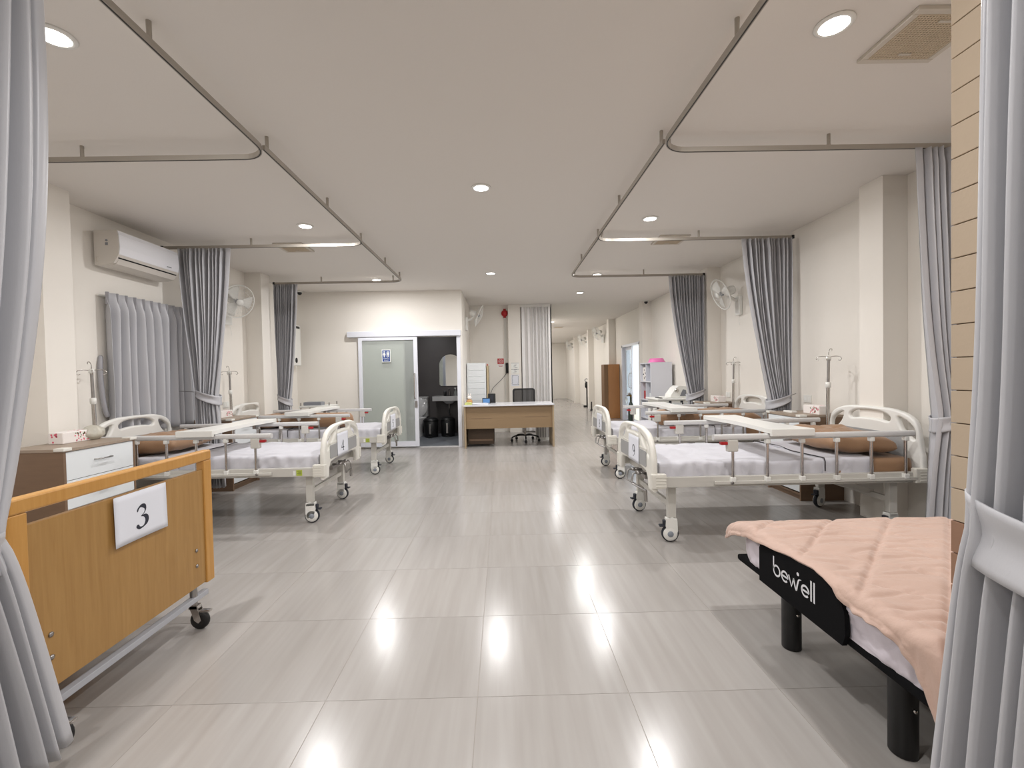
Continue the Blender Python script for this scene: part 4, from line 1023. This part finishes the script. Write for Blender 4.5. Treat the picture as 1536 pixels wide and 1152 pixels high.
# things on the desk
o = thing('desk_clock', 'small digital clock with blue screen on the desk', 'clock', (-.29, 8.30, .753), -.15)
MB().prism([(-.045, 0), (.03, 0), (-.01, .10), (-.035, .10)], 'x', -.075, .075).xf(Matrix.Rotation(0, 4, 'Z')).build('case', 'black_plastic', o)
MB().add([(-.062, -.0445, .012), (.062, -.0445, .012), (.062, -.0375, .088), (-.062, -.0375, .088)], [(0, 1, 2, 3)]).build('screen', 'screen_blue', o)
o = thing('black_box_speaker', 'small black box on the desk beside the board', 'speaker', (-.20, 8.47, .753)); MB().box(-.07, .07, -.05, .05, 0, .17, .006).build('casing', 'black_plastic', o); MB().box(-.03, .03, -.0515, -.05, .04, .15).build('grille', 'rubber', o)
o = thing('paper_stack', 'flat stack of white papers on the desk', 'papers', (-.42, 8.12, .753), .1)
for k in range(4): MB().box(-.15, .15, -.11, .11, k*.004, k*.004+.003).xf(Matrix.Rotation(.05*k, 4, 'Z')).build('sheet', 'paper', o)
o = thing('plush_toy', 'small tan and white plush toy at the left end of the desk', 'toy', (-.60, 8.2, .753))
MB().lathe([(.002, 0), (.045, .005), (.058, .04), (.045, .075), (.02, .085)], n=16).build('body', 'tan_toy', o)
hd = MB().lathe([(.005, .08), (.034, .09), (.042, .115), (.030, .145), (.004, .15)], n=16).build('head', 'tissue_white', o)
for s in (-1, 1): MB().lathe([(.003, .14), (.010, .15), (.010, .18), (.003, .195)], c=(s*.02, 0, 0), n=10).build('ear', 'tissue_white', hd)
o = thing('folded_cloth', 'folded pale yellow cloth at the left end of the desk', 'cloth', (-.60, 8.02, .753)); MB().box(-.07, .06, -.08, .08, 0, .022, .008).build('fold', 'yellow_stuff', o); MB().box(-.065, .05, -.075, .07, .022, .04, .008).build('fold', 'yellow_stuff', o)
# wall-side fire gear
o = thing('fire_bell', 'round red fire bell high on the wall behind the desk', 'alarm bell', (.085, 10.05, 2.63)); MB().lathe([(.002, -.07), (.04, -.07), (.072, -.04), (.075, -.015), (.03, 0)], axis='y', n=24).build('gong', 'fire_red', o); MB().box(-.03, .03, -.02, 0, -.1, .1).build('back_box', 'fire_red', o)
MB().cyl((.02, -.01, -.1), (.02, -.01, -1.0), .008, 8).build('conduit', 'white_plastic', o); MB().cyl((-.01, -.01, -.1), (-.01, -.01, -1.9), .006, 8).build('conduit', 'white_plastic', o)
o = thing('fire_sign', 'red and white square fire point sign on the wall behind the desk', 'sign', (-.025, 10.05, 1.54)); MB().box(-.075, .075, -.006, 0, -.1, .1).build('plate', 'label_white', o); MB().box(-.07, .07, -.008, -.006, -.03, .095).build('red_field', 'fire_red', o)
q = MB(); q.tube([(.045*math.cos(k*PI/12), -.009, .032+.045*math.sin(k*PI/12)) for k in range(24)], .004, 4, closed=True); q.tube([(.02*math.cos(k*PI/8), -.009, .032+.02*math.sin(k*PI/8)) for k in range(16)], .004, 4, closed=True); q.build('emblem', 'label_white', o)
q = MB(); q.box(-.05, .05, -.0075, -.006, -.06, -.05).box(-.04, .04, -.0075, -.006, -.085, -.075); q.build('print_lines', 'fire_red', o)
o = thing('wall_telephone', 'black telephone handset hanging on the wall by the fire sign', 'telephone', (.11, 10.05, 1.42)); MB().tube(smooth_path([(0, -.03, .10), (.01, -.05, .06), (.01, -.055, 0), (.01, -.05, -.06), (0, -.03, -.10)], 5), [.03]*4+[.018]*13+[.03]*4, 10).build('handset', 'black_plastic', o); MB().box(-.025, .025, -.03, 0, -.08, .08, .006).build('cradle', 'black_plastic', o)
MB().tube(smooth_path([(0, -.03, -.1), (-.12, -.05, -.25), (-.3, -.1, -.42), (-.36, -.4, -.55)], 6), .005, 6).build('cord', 'rubber', o)
for k, (z0, z1, lb) in enumerate(((1.40, 1.53, 'upper grey notice on the pillar behind the desk'), (1.29, 1.39, 'middle grey notice on the pillar behind the desk'), (1.02, 1.27, 'lower white notice with printed border on the pillar behind the desk'))):
    o = thing('notice_sheet', lb, 'notice', (.29, 9.93, 0), 0, 'notices on the desk pillar'); MB().box(-.085, .085, -.003, 0, z0, z1).build('paper', 'paper' if k == 2 else 'label_white', o)
    q = MB(); rd = random.Random(k)
    if k < 2:
        q.box(-.085, .085, -.0042, -.003, z1-.012, z1-.004)
        for j in range(4): a = rd.uniform(-.06, 0); q.box(a, a+rd.uniform(.04, .07), -.0042, -.003, z0+.015+j*.022, z0+.022+j*.022)
    else:
        for j in range(26):
            if j < 16: a, b = (-.065 if j % 2 else .065)+rd.uniform(-.008, .008), z0+.03+(j//2)*.026
            else: a, b = -.06+(j-16)*.013, z0+.03 if j % 2 else z1-.02
            q.box(a-.006, a+.006, -.0042, -.003, b-.006, b+.006)
    q.build('print', 'ink' if k == 2 else 'machine_grey', o)
# folding partition
ap = thing('folding_partition', 'white folding accordion partition gathered beside the desk pillar', 'partition', (.45, 9.90, 0))
ws = [.07, .055, .06, .05, .04, .035, .05, .03, .035, .03, .045, .03, .05]
x = 0
for k, wd in enumerate(ws):
    y0, y1 = (0, .07) if k % 2 == 0 else (.07, 0)
    o = MB().prism([(x, y0-.004), (x+wd, y1-.004), (x+wd, y1+.004), (x, y0+.004)], 'z', .02, 2.74).build('panel', 'pvc', ap)
    MB().cyl((x+wd, y1-.002, .02), (x+wd, y1-.002, 2.74), .004, 6).build('hinge', 'pvc_shade', o)
    x += wd
MB().box(x, x+.05, .0, .12, .02, 2.74, .005).build('end_post', 'pvc', ap); MB().box(-.02, x+.06, .03, .09, 2.74, 2.803).build('head_track', 'white_plastic', ap)
# slotted basket under the far end of the desk
o = thing('slotted_basket', 'white slotted plastic basket under the right end of the desk', 'basket', (.80, 8.80, 0))
MB().box(-.16, .16, -.12, .12, 0, .02).box(-.16, .16, -.12, -.115, .02, .30).box(-.16, .16, .115, .12, .02, .30).box(-.16, -.155, -.12, .12, .02, .30).box(.155, .16, -.12, .12, .02, .30).build('tub', 'white_plastic', o)
for k in range(6): MB().box(-.145+k*.05, -.115+k*.05, -.1225, -.12, .05, .25).build('slot', 'pvc_shade', o)
MB().box(-.17, .17, -.13, .13, .29, .31, .004).build('rim', 'white_plastic', o)

# ================================================================== RESTROOM
tl = thing('toilet', 'white toilet with raised lid seen through the restroom door', 'toilet', (-1.82, 9.78, 0))
MB().prism(rrect(-.19, .19, .06, .26, .04), 'z', .40, .80).build('cistern', 'ceramic', tl)
MB().prism(rrect(-.20, .20, .05, .265, .04), 'z', .80, .83).build('cistern_lid', 'ceramic', tl)
MB().lathe([(.12, 0), (.13, .02), (.11, .12), (.13, .25), (.19, .38), (.20, .41), (.15, .41)], c=(0, -.16, 0), n=24).build('bowl', 'ceramic', tl)
o = MB().lathe([(.002, -.012), (.19, -.012), (.20, 0), (.19, .012), (.002, .012)], axis='y', n=26).build('raised_lid', 'ceramic', tl); o.location = (0, .03, .60); o.scale = (1, 1, 1.05); o.rotation_euler = (-.12, 0, 0)
sk = thing('wash_basin', 'white wall-hung wash basin under the arched mirror', 'basin', (-1.16, 10.05, .84))
MB().prism([(-.33, -.44), (.33, -.44), (.33, 0), (-.33, 0)], 'z', -.10, 0).build('slab', 'ceramic', sk)
MB().lathe([(.12, .0), (.15, -.10), (.08, -.17), (.03, -.18)], c=(0, -.22, 0), n=20).build('bowl_underside', 'ceramic', sk)
MB().tube([(0, -.22, -.17), (0, -.22, -.38), (0, -.15, -.42), (0, -.02, -.42)], .018, 10).build('drain_pipe', 'chrome', sk)
MB().tube(smooth_path([(0, -.08, 0), (0, -.08, .10), (0, -.12, .14), (0, -.18, .11)], 5), .012, 8).build('faucet', 'chrome', sk)
o = thing('soap_bottle', 'clear soap dispenser bottle standing on the wash basin', 'bottle', (-1.02, 9.88, .84)); MB().lathe([(.035, 0), (.038, .01), (.036, .08), (.012, .11), (.012, .13)], n=16).build('bottle', 'glass_frost', o); MB().cyl((0, 0, .13), (0, 0, .16), .006, 8).box(-.03, .008, -.008, .008, .155, .168).build('pump', 'white_plastic', o)
o = thing('black_cup', 'small black cup standing on the wash basin', 'cup', (-1.25, 9.86, .84)); MB().lathe([(.03, 0), (.034, .10), (.030, .10), (.028, .01)], n=16).build('cup', 'black_plastic', o); MB().lathe([(.036, .095), (.036, .105), (.03, .105)], n=16).build('rim', 'machine_grey', o)
mr = thing('arched_mirror', 'arched mirror on the dark restroom wall', 'mirror', (-1.14, 10.055, 1.05))
def arch(w, h, n=16): return [(-w, .03), (-w+.03, 0), (w-.03, 0), (w, .03)]+[(w*math.cos(k*PI/n), h-w+w*math.sin(k*PI/n)) for k in range(n+1)]
MB().prism(arch(.255, .705), 'y', -.012, 0).build('backing', 'black_plastic', mr); MB().prism(arch(.248, .698), 'y', -.0135, -.012).build('glass', 'mirror', mr)
bn = thing('pedal_bin', 'x', 'bin', group='black pedal bins')
MB().lathe([(.13, 0), (.14, .01), (.155, .33), (.15, .335)], n=28).build('bucket', 'black_plastic', bn)
MB().lathe([(.158, .335), (.16, .35), (.13, .39), (.05, .405), (.002, .406)], n=28).build('lid', 'black_metal', bn)
MB().box(-.02, .02, -.165, -.14, .08, .28, .004).build('front_strip', 'steel', bn); MB().box(-.04, .04, -.20, -.13, .015, .03, .004).build('pedal', 'black_plastic', bn)
place(bn, True, (-1.50, 9.42, .004), 0, 'left black pedal bin in the restroom, in front of the toilet'); place(bn, False, (-1.16, 9.52, .004), 0, 'right black pedal bin in the restroom, under the basin')

# ================================================================== RIGHT REAR CORNER
sh = thing('shelf_unit', 'white cube shelf unit by the daylight door', 'shelf', (2.81, 8.50, 0))
D, Lh, H = .40, .68, 1.45
MB().box(0, D, 0, .02, 0, H).build('side_panel', 'shelf_white', sh); MB().box(0, D, Lh-.02, Lh, 0, H).build('side_panel', 'shelf_white', sh)
MB().box(D-.012, D, .02, Lh-.02, 0, H).build('back_panel', 'shelf_white', sh); MB().box(.01, D-.012, Lh/2-.01, Lh/2+.01, 0, H).build('divider', 'shelf_white', sh)
for k in range(5):
    z = k*(H-.02)/4; MB().box(0, D-.012, .02, Lh-.02, z, z+.02).build('shelf_board', 'shelf_white', sh)
MB().box(-.004, .03, -.006, .02, 0, H).build('edge_post', 'shelf_white', sh)
bs = thing('pink_basin', 'upturned pink plastic basin on top of the white shelf unit', 'basin', (2.98, 8.68, H)); MB().lathe([(.155, 0), (.16, .006), (.15, .02), (.125, .075), (.11, .08), (.002, .082)], n=28).build('bowl', 'pink_plastic', bs); MB().lathe([(.152, 0), (.168, .0), (.168, .008), (.152, .008)], n=28).build('rim', 'pink_plastic', bs)
def shelf_box(x, y, z, w, d, h, m, lb, nm='storage_box', dots=True):
    t = thing(nm, lb, 'box', (x, y, z), 0, 'boxes on the white shelf unit'); MB().box(-d/2, d/2, -w/2, w/2, 0, h, .004).build('carton', m, t)
    if dots:
        q = MB(); rd = random.Random(3)
        for k in range(9):
            yy, zz = rd.uniform(-w*.4, w*.4), rd.uniform(h*.12, h*.9); q.box(-d/2-.001, -d/2, yy-.014, yy+.014, zz-.012, zz+.012)
        q.build('print', 'ink', t)
    return t
shelf_box(2.98, 9.0, 1.0925+.0, .24, .26, .27, 'tissue_white', 'patterned white box in the top cube of the shelf unit')
shelf_box(2.96, 9.0, .735, .2, .2, .16, 'fire_red', 'red box in the second cube of the shelf unit', dots=False)
shelf_box(2.96, 8.68, .735, .16, .2, .12, 'white_laminate', 'small white box in the second cube of the shelf unit', dots=False)
# white drawer trolley with a machine on it
tr = thing('drawer_trolley', 'white three drawer trolley carrying the white machine', 'trolley', (2.55, 7.35, 0))
MB().box(0, .60, 0, .55, .06, .80, .006).build('body', 'white_plastic', tr)
for k in range(3): MB().box(.03+k*.19, .19+k*.19, -.008, 0, .56, .76, .004).build('drawer', 'white_laminate', tr); 
for k in range(3): MB().box(.165+k*.19, .21+k*.19, -.003, .001, .60, .79).build('dark_divider', 'rubber', tr)
MB().box(-.03, .63, -.03, .58, .80, .83, .008).build('tray_top', 'white_plastic', tr)
for x in (.06, .54):
    for y in (.06, .49): MB().lathe([(.015, -.012), (.03, -.012), (.03, .012), (.015, .012)], c=(x, y, .03), axis='y', n=14).build('castor', 'rubber', tr); MB().cyl((x, y, .035), (x, y, .062), .01, 8).build('castor_stem', 'steel', tr)
mc = thing('medical_machine', 'white medical machine with grey side window and round dial on the trolley', 'machine', (2.92, 7.50, .83))
MB().prism([(-.13, 0), (.17, 0), (.17, .05), (.15, .19), (.02, .20), (-.03, .165), (-.11, .06)], 'y', -.02, .26).build('housing', 'white_plastic', mc)
MB().prism([(.03, .03), (.14, .03), (.13, .13), (.08, .14)], 'y', -.024, -.02).build('side_window', 'machine_grey', mc)
MB().lathe([(.002, -.03), (.03, -.03), (.036, -.02), (.036, 0), (.002, 0)], c=(-.025, -.015, .125), axis='y', n=18).build('dial', 'chrome', mc)
MB().box(-.22, .24, -.06, .28, -.0, .02, .005).build('foot_plate', 'white_plastic', mc)
kb = thing('dark_tray', 'flat black tray lying on the trolley edge', 'tray', (2.62, 7.42, .83)); MB().box(-.02, .02, 0, .26, 0, .012, .003).build('tray', 'black_plastic', kb)
# small trolley beyond the left far bed
tr2 = thing('instrument_trolley', 'white instrument trolley in the far left corner beside the restroom wall', 'trolley', (-3.30, 7.35, 0))
for z in (.15, .80): MB().box(0, .50, 0, .38, z, z+.03, .006).build('tray', 'white_plastic', tr2)
for x in (.02, .48):
    for y in (.02, .36): MB().cyl((x, y, .05), (x, y, .88), .010, 10).build('post', 'chrome', tr2); MB().lathe([(.012, -.01), (.03, -.01), (.03, .01), (.012, .01)], c=(x, y, .03), axis='y', n=14).build('castor', 'rubber', tr2)
dv = thing('grey_device', 'flat grey device lying on the instrument trolley', 'device', (-3.17, 7.5, .83)); MB().box(-.09, .20, -.08, .08, 0, .055, .006).build('case', 'machine_grey', dv); MB().box(-.07, .18, -.07, .07, .055, .06).build('lid', 'grey_insert', dv)
ox = thing('oxygen_cylinder', 'dark oxygen cylinder with brass regulator by the daylight door', 'gas cylinder', (2.74, 9.62, 0))
MB().lathe([(.055, 0), (.06, .01), (.06, .52), (.04, .60), (.02, .64), (.02, .74)], n=20).build('tank', 'cylinder_dark', ox)
MB().lathe([(.014, .74), (.02, .75), (.02, .79), (.008, .80)], n=12).build('valve', 'brass', ox); MB().tube([(0, 0, .77), (-.09, -.02, .77)], .010, 8).build('regulator_arm', 'brass', ox)
MB().lathe([(.002, -.014), (.028, -.014), (.028, .014), (.002, .014)], c=(-.04, -.03, .81), axis='y', n=16).build('gauge', 'steel', ox); MB().lathe([(.012, .60), (.024, .62), (.024, .72), (.012, .74)], c=(-.10, -.02, 0), n=12).build('humidifier', 'glass_clear', ox)
# tall wooden cabinet in the corridor
ws_ = thing('tall_wood_cabinet', 'tall brown wooden cabinet against the corridor wall', 'cabinet', (2.83, 12.5, 0))
MB().box(0, .11, 0, .36, 0, 1.50, .004).build('side_board', 'wood_screen_shaded', ws_); MB().box(.112, .43, .01, .36, 0, 1.50, .004).build('front_board', 'wood_screen', ws_)
# stick vacuum
vc = thing('stick_vacuum', 'black stick vacuum cleaner standing far down the corridor', 'vacuum', (3.17, 16.9, 0))
MB().box(-.13, .13, -.06, .06, 0, .06, .01).build('floor_head', 'black_plastic', vc); MB().cyl((0, 0, .05), (.0, .0, .72), .028, 10).build('tube', 'black_plastic', vc)
MB().lathe([(.03, .70), (.08, .74), (.08, .88), (.05, .95)], c=(0, -.02, 0), n=16).build('motor_unit', 'black_plastic', vc); MB().tube(smooth_path([(.0, -.03, .9), (-.08, -.05, 1.0), (-.02, -.05, 1.06), (.05, 0, .98), (.04, 0, .86)], 5), .015, 8).build('handle', 'machine_grey', vc)

vn = thing('vacuum_nozzle', 'small upright vacuum attachment beside the stick vacuum', 'nozzle', (3.0, 15.2, 0)); MB().cyl((0, 0, .02), (0, 0, .30), .02, 10).build('tube', 'black_plastic', vn); MB().box(-.05, .05, -.04, .04, 0, .04, .006).build('foot', 'black_plastic', vn); MB().cyl((-.06, 0, 0), (-.06, 0, .26), .022, 10).build('white_tube', 'white_plastic', vn)
print('objects', len(bpy.data.objects))
